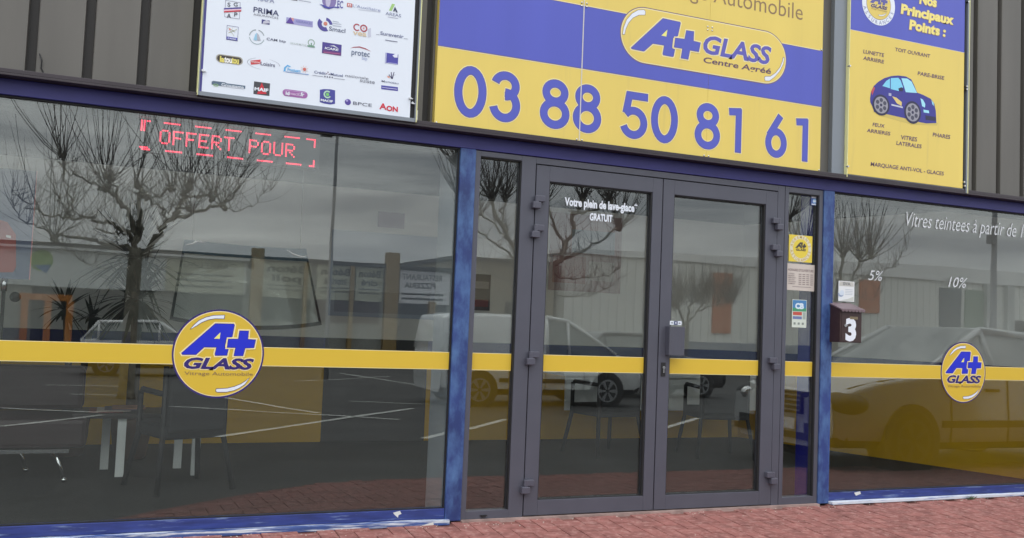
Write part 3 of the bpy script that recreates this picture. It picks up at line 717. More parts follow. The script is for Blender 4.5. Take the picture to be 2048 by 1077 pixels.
# oval centre mark: boundary and letters
mb = MB(); zq = zoomer(1230, 0, 5.669)
qx0 = P(*zq(55,360), YS)[0]; qx1 = P(*zq(1942,690), YS)[0]; qz1 = P(*zq(320,75), YS)[1]; qz0 = P(*zq(1700,960), YS)[1]
qz1 = (qz1+P(*zq(1650,345), YS)[1])/2; qz0 = (qz0+P(*zq(330,728), YS)[1])/2
def stadium(g):
    r = (qz1-qz0)/2+g; cz = (qz0+qz1)/2; a_, b_ = qx0-g+r, qx1+g-r
    return [(b_+r*math.cos(R(t)), cz+r*math.sin(R(t))) for t in range(-90, 91, 6)]+[(a_+r*math.cos(R(t)), cz+r*math.sin(R(t))) for t in range(90, 271, 6)]
mb.flat(stadium(0), YS-.0022, SDARK); mb.flat(stadium(-.006), YS-.0026, YELE); mb.flat(stadium(-.012), YS-.003, YEL)
def zmap(pts): return [P(*zq(a, b), YS) for a, b in pts]
AQ = [(180,545),(540,213),(735,255),(740,268),(708,412),(672,420),(655,435),(642,545),(655,558),(675,565),(660,640),(650,648),(542,628),(538,612),(555,518),(425,498),(330,582),(318,585),(185,558)]
PQ = [(805,350),(890,362),(885,470),(965,490),(945,592),(845,575),(825,678),(742,664),(745,650),(760,555),(665,540),(680,435),(785,448)]
for pts, e in ((zmap(AQ), 0), (zmap(PQ), .0012)):
    mb.flat(offset_poly(pts, .0095), YS-.0034-e, YELE); mb.flat(offset_poly(pts, .002), YS-.0038-e, SDARK); mb.flat(pts, YS-.0042-e, SBLUE)
mb.flat(zmap([(522,408),(590,340),(578,420)]), YS-.0046, S('logo_spark', (236,230,130), .4))
for pts in (zmap([(85,392),(95,320),(130,230),(190,160),(260,120),(325,116),(340,135),(336,172),(270,172),(200,205),(150,262),(118,330),(104,392)]),
            zmap([(1905,655),(1916,665),(1900,735),(1860,815),(1800,880),(1745,920),(1700,918),(1692,885),(1702,872),(1760,872),(1820,830),(1870,765),(1895,700)])):
    mb.flat(offset_poly(pts, .003), YS-.0034, SDARK); mb.flat(pts, YS-.0038, WHITE)
mb.tp('GLASS', zq(1000,398), zq(1775,738), YS-.0034, YELE, .062, .2); mb.tp('GLASS', zq(1004,402), zq(1770,734), YS-.0040, S('sign_violet', (92,88,176), .4), .03, .2)
mb.tp('Centre Agréé', zq(1004,648), zq(1768,842), YS-.0038, S('sign_plum', (96,66,92), .4), .02, .12)
mb.build('logo', ps)
mb = MB()
xe, zb_ = P(*z4(1212,123), YS); xA = P(*z4(703,14), YS)[0]; zc = P(*z4(1150,12), YS)[1]
ratio = .74
mb.text('Vitrage Automobile', xA-(xe-xA)*ratio, xe, zb_, zb_+(zc-zb_)*.97, YS-.0008, BROWN, -.004)
mb.build('lettering', ps)
for s_ in (seam1, seam2):
    for z in (sz0+.03, zb2+.02, P(*z4(657,183), YS)[1]):
        for dx in (-.018, .018):
            mb = MB(); mb.ball((s_+dx, YS-.003, z), .0065, STEEL, 10, 6, (1,.7,1)); mb.build('bolt', ps)
for x, z in ((sx0+.012, sz0+.025), (sx1-.012, sz0+.03), (sx1-.012, zb2+.01)):
    mb = MB(); mb.ball((x, YS-.003, z), .0065, STEEL, 10, 6, (1,.7,1)); mb.build('bolt', ps)

# ---------------------------------------------------------------- services sign on the right
z5 = zoomer(1640, 0, 2.564); zr = zoomer(1700, 0, 8.533)
YR = -.085
rs = root('sign_board', 'tall yellow and blue sign with cartoon car above right window', 'sign', (5.43, -.05, 2.34))
rx0 = P(*z5(140,880), YR)[0]; rx1 = P(*z5(731,960), YR)[0]
rz0 = (P(*z5(140,895), YR)[1]+P(*z5(731,965), YR)[1])/2; rzb = (P(*z5(153,156), YR)[1]+P(*z5(742,271), YR)[1])/2
fx0 = P(*z5(128,900), YR)[0]; fx1 = P(*z5(760,985), YR)[0]; fz0 = P(*z5(745,985), YR)[1]
mb = MB(); mb.box(rx0, rx1, YR, YR+.012, rz0, rzb, YEL); mb.box(rx0, rx1, YR, YR+.012, rzb+.003, 4.3, SBLUE); mb.box(rx0, rx1, YR-.0005, YR+.012, rzb, rzb+.003, YELE)
mb.build('panel', rs)
mb = MB(); mb.box(fx0-.10, rx0-.008, -.06, -.021, fz0, 4.3, ALU); mb.box(rx0-.006, rx0-.0005, YR-.004, -.021, fz0, 4.3, LIP)
mb.box(rx0, rx1+.02, YR+.004, -.021, fz0, rz0-.0005, ALU); mb.box(rx1+.0005, rx1+.03, YR+.02, -.021, rz0, 4.3, BLACK)
mb.box(rx1+.0305, rx1+.045, YR-.004, -.021, fz0-.01, 4.3, ALU); mb.box(rx1+.0452, rx1+.052, YR-.006, -.021, fz0-.01, 4.3, LIP); mb.box(rx0, rx1, -.06, -.021, rz0, 4.3, BLACK)
mb.build('frame', rs, .001)
for a, b in ((748,445),(748,460),(150,340),(140,855),(735,935),(738,955),(757,12)):
    x, z = P(*z5(a,b), YR); mb = MB(); mb.cyl((x,YR+.01,z),(x,YR-.012,z),.007,STEEL,10); mb.build('bolt', rs)
PL_ = S('sign_purple_text', (98,70,98), .45)
y = YR-.0012
for st, tl, br in (('LUNETTE',(222,255),(329,294)),('ARRIERE',(221,289),(329,327)),('TOIT OUVRANT',(386,245),(566,298)),('PARE-BRISE',(501,367),(638,411)),('FEUX',(270,630),(332,657)),('ARRIERES',(240,660),(361,696)),
                   ('VITRES',(416,694),(498,727)),('LATERALES',(392,724),(521,762)),('PHARES',(578,681),(668,714)),('MARQUAGE ANTI-VOL - GLACES',(260,832),(635,901))):
    mb = MB(); mb.tp(st, z5(*tl), z5(*br), y, PL_, .018, .1); mb.build('lettering', rs)
for st, tl, br in (('Nos',(1178,-92),(1485,128)),('Principaux',(862,75),(1778,428)),('Points :',(1005,345),(1640,632))):
    mb = MB(); mb.tp(st, zr(*tl), zr(*br), YR-.0012, S('sign_dark_yellow', (150,120,110), .4), .075, .08); mb.tp(st, zr(tl[0]+6,tl[1]-3), zr(br[0]-6,br[1]-6), YR-.002, S('title_yellow', (240,222,130), .4), .05, .08); mb.build('title', rs)
mb = MB(); bxa = P(*z5(215,20), YR)[0]; bxb = P(*z5(384,40), YR)[0]; bR = (bxb-bxa)/2; bX = (bxa+bxb)/2; bZ = P(*z5(308,133), YR)[1]+bR
mb.disc(bX, bZ, bR, YR-.0012, WHITE, 60); mb.disc(bX, bZ, bR*.74, YR-.0016, SDARK, 60); mb.disc(bX, bZ, bR*.72, YR-.002, YEL, 60)
logo_shapes(mb, bX, bZ+.02*bR, bR*.66, bR*.66, YR-.0026, 'APGVB', S('badge_violet', (92,88,160), .4), S('badge_navy', (80,62,110), .4), YELE)
mb.arctext('ASSURANCES', bX, bZ, bR*.87, 200, 340, bR*.17, YR-.0018, S('badge_grey', (140,142,180), .4), True)
mb.build('badge', rs)
mb = MB()
CB = ink(52,50,142); CD = ink(36,34,70); CY = ink(126,206,236); CY2 = ink(160,222,240); SV = ink(150,148,160)
def zz(pts, y, m): mb.flat([P(*z5(a,b), y) for a, b in pts], y, m)
mb.flat([P(*z5(a,b), YR-.001) for a, b in ((268,575),(330,600),(470,640),(600,645),(606,632),(500,610),(350,578))], YR-.0006, ink(206,184,96))
zz([(257,505),(262,470),(276,442),(300,420),(330,402),(365,391),(400,388),(440,393),(468,408),(484,440),(498,476),(530,488),(568,508),(586,532),(594,570),(597,632),(545,634),(505,626),(430,606),(350,588),(278,575),(268,545),(258,525)], YR-.0012, CB)
zz([(262,470),(276,446),(282,452),(268,490)], YR-.0016, ink(190,70,80))
zz([(320,442),(340,416),(359,404),(359,454)], YR-.0016, CY); zz([(363,402),(402,400),(414,415),(426,448),(404,468),(363,458)], YR-.0016, CY); zz([(417,402),(448,404),(470,420),(498,478),(440,474)], YR-.0016, CY2)
zz([(402,455),(418,448),(428,458),(424,470),(405,468)], YR-.002, CD); zz([(366,534),(424,548),(424,556),(366,542)], YR-.0016, ink(190,192,210)); zz([(370,495),(392,502),(420,525),(418,545),(395,532)], YR-.0016, ink(222,196,120)); zz([(352,478),(366,480),(366,494),(352,492)], YR-.0016, ink(170,172,200))
zz([(515,505),(528,512),(540,535),(538,553),(524,546)], YR-.0016, CY2); zz([(572,516),(582,528),(584,545),(576,535)], YR-.0016, CY2); zz([(530,563),(558,568),(560,582),(532,578)], YR-.0016, CY2); zz([(540,592),(594,602),(594,622),(542,616)], YR-.0016, CD)
for cx_, cy_, rx_, rz_ in ((312,540,44,54),(474,578,43,58)):
    x, z = P(*z5(cx_,cy_), YR); ax = P(*z5(cx_+rx_,cy_), YR)[0]-x; az = z-P(*z5(cx_,cy_+rz_), YR)[1]
    mb.disc(x, z, ax, YR-.002, CD, 30, az); mb.disc(x, z, ax*.8, YR-.0024, SV, 30, az*.8)
    for k in range(6): a = k*math.pi/3+.5; mb.disc(x+ax*.48*math.cos(a), z+az*.48*math.sin(a), ax*.2, YR-.0028, ink(70,70,88), 10, az*.2)
    mb.disc(x, z, ax*.14, YR-.0028, CD, 10, az*.14)
mb.build('car_picture', rs)

# ---------------------------------------------------------------- lettering, notices and stickers on the glass
zd = zoomer(900, 270, 2.504)
y = .0225; c0 = P(1175, 443, y)
sg_ = root('window_lettering', 'bold white slogan on the glass of the left door leaf', 'lettering', (c0[0], y, c0[1]))
for st, tl, br in (('Votre plein de lave-glace*', (575,314), (938,387)), ('GRATUIT', (700,393), (813,437))):
    mb = MB(); mb.tp(st, zd(*tl), zd(*br), y, WHITE, .038); mb.build('text_line', sg_)
z7 = zoomer(1640, 360, 2.833); LETW = S('vinyl_white', (205,208,212), .5)
mb = MB(); mb.tp('Vitres teintees à partir de 1', z7(490,180), z7(1154,329), .016, LETW, -.004, .3)
tag(mb.build('window_lettering'), 'long thin slanted white line of lettering at top of right window', 'lettering')
mb = MB(); mb.tp('5%', z7(275,512), z7(357,574), .016, LETW, -.002, .3); tag(mb.build('window_lettering'), 'white 5% lettering on right window beside the mailbox notice', 'lettering')
mb = MB(); mb.tp('10%', z7(728,549), z7(833,614), .016, LETW, -.002, .3); tag(mb.build('window_lettering'), 'white 10% lettering on the middle of the right window', 'lettering')
def sheet(tl, br, y, m, th=.0012):
    x0, z1 = P(*tl, y); x1, z0 = P(*br, y); mb = MB(); mb.box(x0, x1, y, y+th, z0, z1, m); return mb, x0, x1, z0, z1
mb, x0, x1, z0, z1 = sheet(z7(106,572), z7(193,692), .012, S('paper', (222,224,226), .7))
W_, H_ = x1-x0, z1-z0; yy = .0114
mb.rect(x0+.05*W_, x1-.05*W_, z1-.25*H_, z1-.03*H_, yy, ink(190,188,182)); mb.text('SVA', x0+.27*W_, x1-.25*W_, z1-.20*H_, z1-.06*H_, yy-.0006, ink(110,112,116), .03)
mb.ring(x0+.15*W_, z0+.40*H_, .10*W_, .19*W_, yy, ink(150,164,190), 180, 400); mb.disc(x0+.22*W_, z0+.42*H_, .13*W_, yy-.0005, ink(205,214,226), 20)
for k in range(4): mb.rect(x0+.42*W_, x1-.1*W_, z0+(.34+.08*k)*H_, z0+(.36+.08*k)*H_, yy, ink(166,176,190))
mb.flat([(x0+.1*W_,z0+.03*H_),(x1-.04*W_,z0+.03*H_),(x1-.04*W_,z0+.26*H_),(x0+.6*W_,z0+.13*H_)], yy, ink(196,198,192))
tag(mb.build('notice'), 'small white paper notice stuck on glass above the brown mailbox', 'notice')
zs = zoomer(1560, 360, 3.167)
mb, x0, x1, z0, z1 = sheet(zs(197,97), zs(243,165), .024, S('sticker_blue', (70,96,160), .4)); W_, H_ = x1-x0, z1-z0
mb.rect(x0+.05*W_, x1-.05*W_, z1-.28*H_, z1-.03*H_, .0234, WHITE); mb.disc((x0+x1)/2, z0+.42*H_, .28*W_, .0234, ink(150,190,232), 16); mb.rect(x0+.1*W_, x1-.1*W_, z0+.04*H_, z0+.14*H_, .0234, WHITE); mb.rect(x0+.3*W_, x1-.3*W_, z0+.34*H_, z0+.5*H_, .0228, ink(226,232,244))
tag(mb.build('small_sticker'), 'tiny blue and white sticker in top corner of right sidelight', 'sticker')
mb, x0, x1, z0, z1 = sheet(zs(58,345), zs(202,527), .024, S('sticker_yellow', (226,202,70), .4)); W_, H_ = x1-x0, z1-z0; cx, cz = (x0+x1)/2, (z0+z1)/2; r = W_*.46
mb.disc(cx, cz, r, .0234, ink(222,216,190), 40); mb.disc(cx, cz, r*.72, .0229, S('sticker_yellow', (226,202,70), .4), 40)
logo_shapes(mb, cx, cz+.05*r, r*.62, r*.62, .0225, 'APG', ink(70,64,60), ink(70,64,60), S('sticker_yellow', (226,202,70), .4), BROWN, .008)
mb.arctext('AGREMENTS', cx, cz, r*.86, 165, 15, r*.2, .0228, ink(196,158,40)); mb.arctext('ASSURANCES', cx, cz, r*.86, 195, 345, r*.2, .0228, ink(196,158,40), True)
tag(mb.build('certificate_sticker'), 'square yellow sticker with round seal on right sidelight', 'sticker')
mb, x0, x1, z0, z1 = sheet(zs(46,528), zs(216,708), .024, S('paper_pink', (200,190,182), .7)); W_, H_ = x1-x0, z1-z0
mb.text("HORAIRES D'OUVERTURE", x0+.04*W_, x1-.04*W_, z1-.28*H_, z1-.19*H_, .0234, ink(110,88,90), .01)
rows = ('LUNDI','MARDI','MERCREDI','JEUDI','VENDREDI','SAMEDI')
for k, st in enumerate(rows):
    zb = z1-(.40+.075*k)*H_
    mb.text(st, x0+.05*W_, x0+(.16+.02*len(st))*W_, zb, zb+.045*H_, .0234, ink(120,104,104), .01)
    for q in range(4): mb.rect(x0+(.42+.14*q)*W_, x0+(.52+.14*q)*W_, zb, zb+.032*H_, .0234, ink(136,120,118))
mb.rect(x0+.2*W_, x1-.12*W_, z0+.13*H_, z0+.15*H_, .0234, ink(136,120,118))
tag(mb.build('notice'), 'pinkish opening hours sheet below yellow sticker on right sidelight', 'notice')
mb, x0, x1, z0, z1 = sheet(zs(78,757), zs(166,938), .024, S('paper_green', (206,214,204), .5)); W_, H_ = x1-x0, z1-z0
mb.rect(x0+.03*W_, x1-.03*W_, z0+.58*H_, z1-.02*H_, .0234, ink(70,150,110)); mb.rect(x0+.03*W_, x1-.03*W_, z0+.70*H_, z1-.02*H_, .0231, ink(72,128,180)); mb.text('CB', x0+.2*W_, x1-.2*W_, z0+.68*H_, z0+.86*H_, .0226, ink(214,228,238), .06)
mb.rect(x0+.06*W_, x0+.68*W_, z0+.44*H_, z0+.56*H_, .0234, ink(190,84,72)); mb.rect(x0+.74*W_, x1-.06*W_, z0+.3*H_, z0+.56*H_, .0234, ink(160,172,166)); mb.rect(x0+.06*W_, x0+.68*W_, z0+.30*H_, z0+.40*H_, .0234, ink(110,124,170)); 
for q in range(3): mb.rect(x0+(.12+.28*q)*W_, x0+(.26+.28*q)*W_, z0+.1*H_, z0+.18*H_, .0234, ink(130,140,134))
tag(mb.build('payment_sticker'), 'green and blue bank card sticker low on right sidelight', 'sticker')
mb, x0, x1, z0, z1 = sheet((1340,642), (1363,651), -.0085, WHITE); W_ = x1-x0; H_ = z1-z0
mb.rect(x0+.34*W_, x0+.66*W_, z0+.05*H_, z1-.05*H_, -.0091, ink(56,66,110)); mb.rect(x0+.44*W_, x0+.56*W_, z0+.35*H_, z1-.3*H_, -.0096, WHITE); mb.rect(x0+.1*W_, x0+.26*W_, z0+.35*H_, z1-.35*H_, -.0091, GR); mb.rect(x0+.74*W_, x0+.9*W_, z0+.35*H_, z1-.35*H_, -.0091, GR)
tag(mb.build('small_sticker'), 'tiny white and blue sticker above the pull handle of the door', 'sticker')

# ---------------------------------------------------------------- mailbox
zm = zoomer(1660, 480, 4.49); YM = -.115
mbx0, mbz1 = P(*zm(92,640), YM); mbx1, mbz0 = P(*zm(281,928), YM)
MBR = S('mailbox_brown', (56,37,37), .45, var=.12, vscale=30, bump=.1, bscale=250); MBT = S('mailbox_roof', (116,98,104), .42)
mr_ = root('mailbox', 'brown metal mailbox with white number 3 and sloping scalloped lid', 'mailbox', ((mbx0+mbx1)/2, -.06, mbz0))
mb = MB(); zrf = P(*zm(50,565), 0)[1]
zft = P(*zm(100,625), YM)[1]
mb.add([(mbx0,YM,mbz0),(mbx1,YM,mbz0),(mbx1,.012,mbz0),(mbx0,.012,mbz0),(mbx0,YM,zft),(mbx1,YM,zft),(mbx1,.012,zrf-.012),(mbx0,.012,zrf-.012)],
       [(3,2,1,0),(4,5,6,7),(0,1,5,4),(1,2,6,5),(2,3,7,6),(3,0,4,7)], MBR)
mb.build('body', mr_, .002)
mb = MB(); a, b = mbx0-.006, mbx1+.012
mb.add([(a,YM-.018,zft-.004),(b,YM-.018,zft-.004),(b,.011,zrf-.006),(a,.011,zrf-.006),(a,YM-.018,zft+.004),(b,YM-.018,zft+.004),(b,.011,zrf+.002),(a,.011,zrf+.002)],
       [(3,2,1,0),(4,5,6,7),(0,1,5,4),(1,2,6,5),(2,3,7,6),(3,0,4,7)], MBT)
for k in range(7):
    c = a+(k+.5)*(b-a)/7; r = (b-a)/14*.9
    mb.prism([(c-r,zft+.001)]+[(c+r*math.cos(R(t)), zft-.003+.013*math.sin(R(t))) for t in range(180,361,20)]+[(c+r,zft+.001)], YM-.0205, YM-.0185, MBT)
mb.build('lid', mr_)
mb = MB(); x0, z1 = P(*zm(104,648), YM); x1, z0 = P(*zm(272,920), YM); mb.box(x0,x1,YM-.003,YM-.0005,z0,z1,MBR); mb.build('front_door', mr_, .002)
mb = MB(); mb.tp('3', zm(142,716), zm(234,900), YM-.0045, WHITE, .05); mb.build('number', mr_)
mb = MB(); x0, z1 = P(*zm(175,690), YM); x1, z0 = P(*zm(244,716), YM); mb.box(x0,x1,YM-.0055,YM-.0032,z0,z1,S('brass_plate',(134,120,92),.4)); mb.rect(x0+.006,x1-.006,z0+.008,z0+.012,YM-.006,ink(90,80,66)); mb.build('name_plate', mr_)
mb = MB(); x, z = P(*zm(130,770), YM); mb.cyl((x,YM-.003,z),(x,YM-.012,z),.010,STEEL,16); mb.box(x-.002,x+.016,YM-.016,YM-.0125,z-.003,z+.001,STEEL); mb.build('lock', mr_)

# ---------------------------------------------------------------- red dot-matrix display inside the left window
F5 = {'O':'01110 10001 10001 10001 10001 10001 01110','F':'11111 10000 10000 11110 10000 10000 10000','E':'11111 10000 10000 11110 10000 10000 11111','R':'11110 10001 10001 11110 10100 10010 10001',
      'T':'11111 00100 00100 00100 00100 00100 00100','P':'11110 10001 10001 11110 10000 10000 10000','U':'10001 10001 10001 10001 10001 10001 01110'}
YD = .11
lx0, lz1 = P(284,241,YD); lx1, _ = P(630,283,YD); _, lz0 = P(284,298,YD)
px_ = (lx1-lx0)/84; pz_ = (lz1-lz0)/15
LED = mat('led_red', (1., .030, .085), .4, emit=3.0)
led = root('led_display', 'red dot matrix display hanging at top of left window', 'display', ((lx0+lx1)/2, YD+.03, lz0-.015))
mb = MB(); mb.box(lx0-.03, lx1+.03, YD+.006, YD+.06, lz0-.015, lz1+.012, mat('led_case', (.012,.012,.014), .35)); mb.build('case', led, .003)
tx0 = (P(321,275,YD)[0]-lx0)/px_; tx1 = (P(588,310,YD)[0]-lx0)/px_
adv = (tx1-tx0+1)/65.
def lit(name, dots):
    mb = MB()
    for c_, r_ in dots:
        x, z = lx0+c_*px_, lz1-r_*pz_; k = .0047
        mb.flat([(x+k*math.cos(a*math.pi/3), z+k*math.sin(a*math.pi/3)) for a in range(6)], YD+.004, LED)
    mb.build(name, led)
for i, ch in enumerate('OFFERT POUR'):
    if ch != ' ': lit('lit_letter', [(tx0+(i*6+c_)*adv, r_*1.12+4.1) for r_, bits in enumerate(F5[ch].split()) for c_, b_ in enumerate(bits) if b_ == '1'])
for k in range(5):
    lit('lit_dash', [(tx0+1.5+k*14.6+q, 0) for q in range(8)]); lit('lit_dash', [(tx0+3+k*14.6+q, 14.8) for q in range(8)])
lit('lit_corner', [(c_, r_) for r_ in range(6) for c_ in (0, 1.3)]+[(2.6, 0), (3.6, 0)])
lit('lit_corner', [(q, 14) for q in range(4)]+[(q+1, 15) for q in range(4)])
lit('lit_corner', [(84, r_) for r_ in range(5)]+[(84-q, 0) for q in range(1, 5)])
lit('lit_corner', [(84, 15-r_) for r_ in range(4)]+[(84-q, 15) for q in range(1, 3)])
for x in (lx0+.15, lx1-.15):
    mb = MB(); mb.tube([(x,YD+.03,lz1+.012),(x,YD+.03,2.95)], .003, STEEL, 6); mb.build('hanging_wire', led)

# ---------------------------------------------------------------- things inside the shop
LEAF = mat('yucca_leaf', (.014, .022, .010), .45, var=.3, vscale=3); STEM = mat('yucca_stem', (.10, .075, .05), .8, var=.3, vscale=8)
def rosette(mb, c, n, ln, seed):
    rnd = random.Random(seed); c = Vector(c)
    for i in range(n):
        az = rnd.uniform(0, 2*math.pi); el = rnd.uniform(-.9, 1.45); l_ = ln*rnd.uniform(.7, 1.15)
        d = Vector((math.cos(az)*math.cos(el), math.sin(az)*math.cos(el), math.sin(el))); side = d.cross(Vector((0,0,1)))
        side = side.normalized() if side.length > 1e-3 else Vector((1,0,0)); wd = .019
        p = c.copy(); rows = []
        for k in range(6):
            t = k/5; wk = wd*(1-.15*abs(t-.3)) * (1-t**3)
            rows.append((p-side*wk, p+side*wk)); p = p + d*l_/5; d = (d+Vector((0,0,-.16*(1-abs(math.sin(el))*.6)))).normalized()
        vs = [v for r_ in rows for v in r_]
        mb.add(vs, [(2*k, 2*k+1, 2*k+3, 2*k+2) for k in range(5)], LEAF, True)
def yucca(label, px, heads, ln, seed, Y, nl=110):
    base = Vector((P(px, 800, Y)[0], Y, 0)); r = root('yucca_plant', label, 'plant', base, 'yucca plants inside the left window')
    mb = MB(); mb.tube([base+Vector((0,0,.0)), base+Vector((0,0,.02)), base+Vector((0,0,.3)), base+Vector((0,0,.31))], [.11,.12,.16,.15], S('pot_brown', (92,62,44), .6), 20); mb.build('pot', r)
    mb = MB(); ml = MB(); 
    for k, (hx, hy) in enumerate(heads):
        x, z = P(hx, hy, Y); top = Vector((x, Y+.05*k, z)); b0 = base+Vector((.03*k-.02, .02*k, .3))
        mb.tube([b0, b0.lerp(top,.5)+Vector((.02,0,0)), top], [.032,.026,.02], STEM, 8); rosette(ml, top, nl, ln if k == 0 else ln*.85, seed+k)
    mb.build('stem', r); ml.build('leaves', r)
yucca('tall yucca plant with two leaf crowns behind the glass of left window', 266, ((268,518),(273,600)), .52, 5, 2.7)
yucca('lower yucca plant with small crowns left of the tall yucca', 140, ((130,620),(184,634)), .27, 15, 2.9, 30)
# lit fluorescent fittings on the ceiling (their reflections show in the hanging windscreen)
TUBE = mat('lit_tube', (1., .97, .92), .4, emit=8); FIT = S('fitting_white', (225,226,224), .5)
for x in (.6, 3.1, 5.4):
    t = root('ceiling_light', ('lit fluorescent ceiling light above the left window display' if x < 1 else 'lit fluorescent ceiling light just inside the entrance doors' if x < 4 else 'lit fluorescent ceiling light behind the right window'), 'ceiling light', (x, 1.9, 2.949), 'fluorescent ceiling lights')
    mb = MB(); mb.box(x-.66, x+.66, 1.84, 1.96, 2.89, 2.949, FIT); mb.build('housing', t)
    for dy in (-.03, .03): mb = MB(); mb.cyl((x-.6, 1.9+dy, 2.868), (x+.6, 1.9+dy, 2.868), .014, TUBE, 10); mb.build('tube', t)
# low table with white legs
TW = S('table_white', (236,238,236), .5); TD = S('table_dark', (46,40,38), .4)
t = root('low_table', 'low dark topped table with white legs behind the left window', 'table', (.2, 2., 0))
mb = MB(); mb.box(-.22, .62, 1.78, 2.24, .405, .44, TD); mb.build('table_top', t, .004)
for x, y_ in ((-.0,2.18),(.1,1.84),(.5,2.16),(.6,1.83)):
    mb = MB(); mb.box(x-.028,x+.028,y_-.028,y_+.028,0,.4045,TW); mb.build('leg', t)
mags = MB(); random.seed(2)
for k in range(4): mags.box(-.12+.05*k, .1+.05*k, 1.84+.02*k, 2.1+.02*k, .4405+.006*k, .446+.006*k, (ink(120,60,50), ink(180,170,160), ink(70,70,90), ink(150,110,90))[k])
tag(mags.build('magazines'), 'small pile of magazines lying on the low dark table', 'magazines')
CH = S('chair_dark', (38,38,41), .8, var=.1); CHL = S('chair_leg', (26,26,28), .6)
def chair(label, x, y_, rz, w_=.5, arms=True, sh=.43):
    r = root('visitor_chair', label, 'chair', (x, y_, 0), 'dark visitor chairs inside the shop')
    o = Vector((x, y_, 0)); h = w_/2
    mb = MB(); mb.box(x-h, x+h, y_-h, y_+h, sh-.07, sh+.03, CH); mb.build('seat', r, .02)
    mb = MB(); mb.box(x-h+.01, x+h-.01, y_+h-.03, y_+h+.03, sh-.02, sh+.40, CH); mb.build('backrest', r, .02)
    for sx_ in (-1, 1):
        for sy_ in (-1, 1):
            mb = MB(); top = sh+.22 if (arms and sy_ < 0) else (sh+.4 if sy_ > 0 else sh-.05)
            mb.tube([(x+sx_*(h+.05), y_+sy_*(h+.04), 0), (x+sx_*h, y_+sy_*(h-.03), sh-.06), (x+sx_*h, y_+sy_*(h-.03), top)], .019, CHL, 8); mb.build('leg', r)
        if arms:
            mb = MB(); mb.tube([(x+sx_*h, y_-h+.03, sh+.20), (x+sx_*h, y_-h+.06, sh+.23), (x+sx_*h, y_+h-.02, sh+.22)], [.016,.02,.018], BLACK, 8); mb.build('armrest', r)
    r.rotation_euler.z = R(rz)
    return r
chair('dark grey visitor chair with armrests behind the round left window sticker', .46, 1.36, 202, .42, True, .41)
chair('dark chair visible through the left door leaf before white desk', 4.26, 2.45, 190, .46)
chair('dark chair visible through the right door leaf before white desk', 5.32, 2.2, 168, .46)
# sofa with chrome feet
sf = root('low_sofa', 'dark low sofa with chrome feet at far left behind the glass', 'sofa', (-.9, 1.9, 0)); SO = S('sofa_leather', (50,30,32), .45, var=.1)
mb = MB(); mb.box(-1.7,-.22,1.6,2.2,.20,.225,STEEL); mb.build('base_rail', sf)
mb = MB(); mb.box(-1.65,-.12,1.62,2.25,.226,.42,SO); mb.build('seat', sf, .03)
mb = MB(); mb.box(-1.65,-.16,2.1,2.3,.43,.74,SO); mb.build('backrest', sf, .04)
for x, y_ in ((-.24,1.64),(-.5,2.1),(-1.55,1.64),(-1.55,2.1)):
    mb = MB(); mb.tube([(x-.06,y_,.20),(x,y_,.02)], .012, CHROME, 8); mb.ball((x,y_,.018),.018,CHROME,10,8); mb.build('foot', sf)
# windscreen on a display rack
ws = root('windscreen_display', 'curved car windscreen with blue top tint hanging on thin wires in left window', 'windscreen', (.8, 1.15, 0))
YD2 = 1.1
TLw = P(370,478,YD2); TRw = P(616,497,YD2); BLw = P(338,640,YD2); BRw = P(640,650,YD2)
def wsurf(u_, v_, off=0.):
    bulge = .10*(1-(2*u_-1)**2)
    xl = TLw[0]+(BLw[0]-TLw[0])*v_; xr = TRw[0]+(BRw[0]-TRw[0])*v_
    zl = TLw[1]+(BLw[1]-TLw[1])*v_; zr_ = TRw[1]+(BRw[1]-TRw[1])*v_
    z = zl+(zr_-zl)*u_ - (.045*(1-(2*u_-1)**2)*(-1 if v_ < .5 else 1)*abs(2*v_-1)) *(1 if v_ >= .5 else -.35)
    return (xl+(xr-xl)*u_, YD2-bulge+.25*(1-v_)*.5-.06+off, z)
def wpatch(mb, u0, u1, v0, v1, m, th=.006, nu=20, nv=8):
    for side in (0, 1):
        vs = [wsurf(u0+(u1-u0)*i/nu, v0+(v1-v0)*j/nv, th*side) for j in range(nv+1) for i in range(nu+1)]
        mb.add(vs, [(j*(nu+1)+i, j*(nu+1)+i+1, (j+1)*(nu+1)+i+1, (j+1)*(nu+1)+i) for j in range(nv) for i in range(nu)], m, True)
mb = MB(); wpatch(mb, .018, .982, .17, .955, SCREEN); mb.build('glass_sheet', ws)
mb = MB(); wpatch(mb, 0, 1, .0, .17, TINT, .006, 20, 3); mb.build('tint_band', ws)
mb = MB(); wpatch(mb, 0, .018, .17, 1, BLACK, .006, 1, 8); wpatch(mb, .982, 1, .17, 1, BLACK, .006, 1, 8); wpatch(mb, .018, .982, .955, 1, BLACK, .006, 20, 2); mb.build('black_border', ws)
for u_ in (.06, .94):
    x, y_, z = wsurf(u_, .01); mb = MB(); mb.tube([(x, y_, z-.01), (x, y_+.05, 2.94)], .0018, STEEL, 6); mb.build('hanging_wire', ws)
for pts in ([(372,490),(384,488),(396,482),(410,487)], [(575,501),(586,508),(600,513),(608,514),(615,510)]):  # added chrome strips shaped as the tube glints on the windscreen, no real part
    mb = MB(); mb.tube([(P(a,b,YD2-.12)[0], YD2-.12, P(a,b,YD2-.12)[1]) for a, b in pts], [.004,.007,.007,.005] if len(pts) == 4 else [.004,.006,.007,.006,.004], CHROME, 10); mb.build('glint_strip', ws)
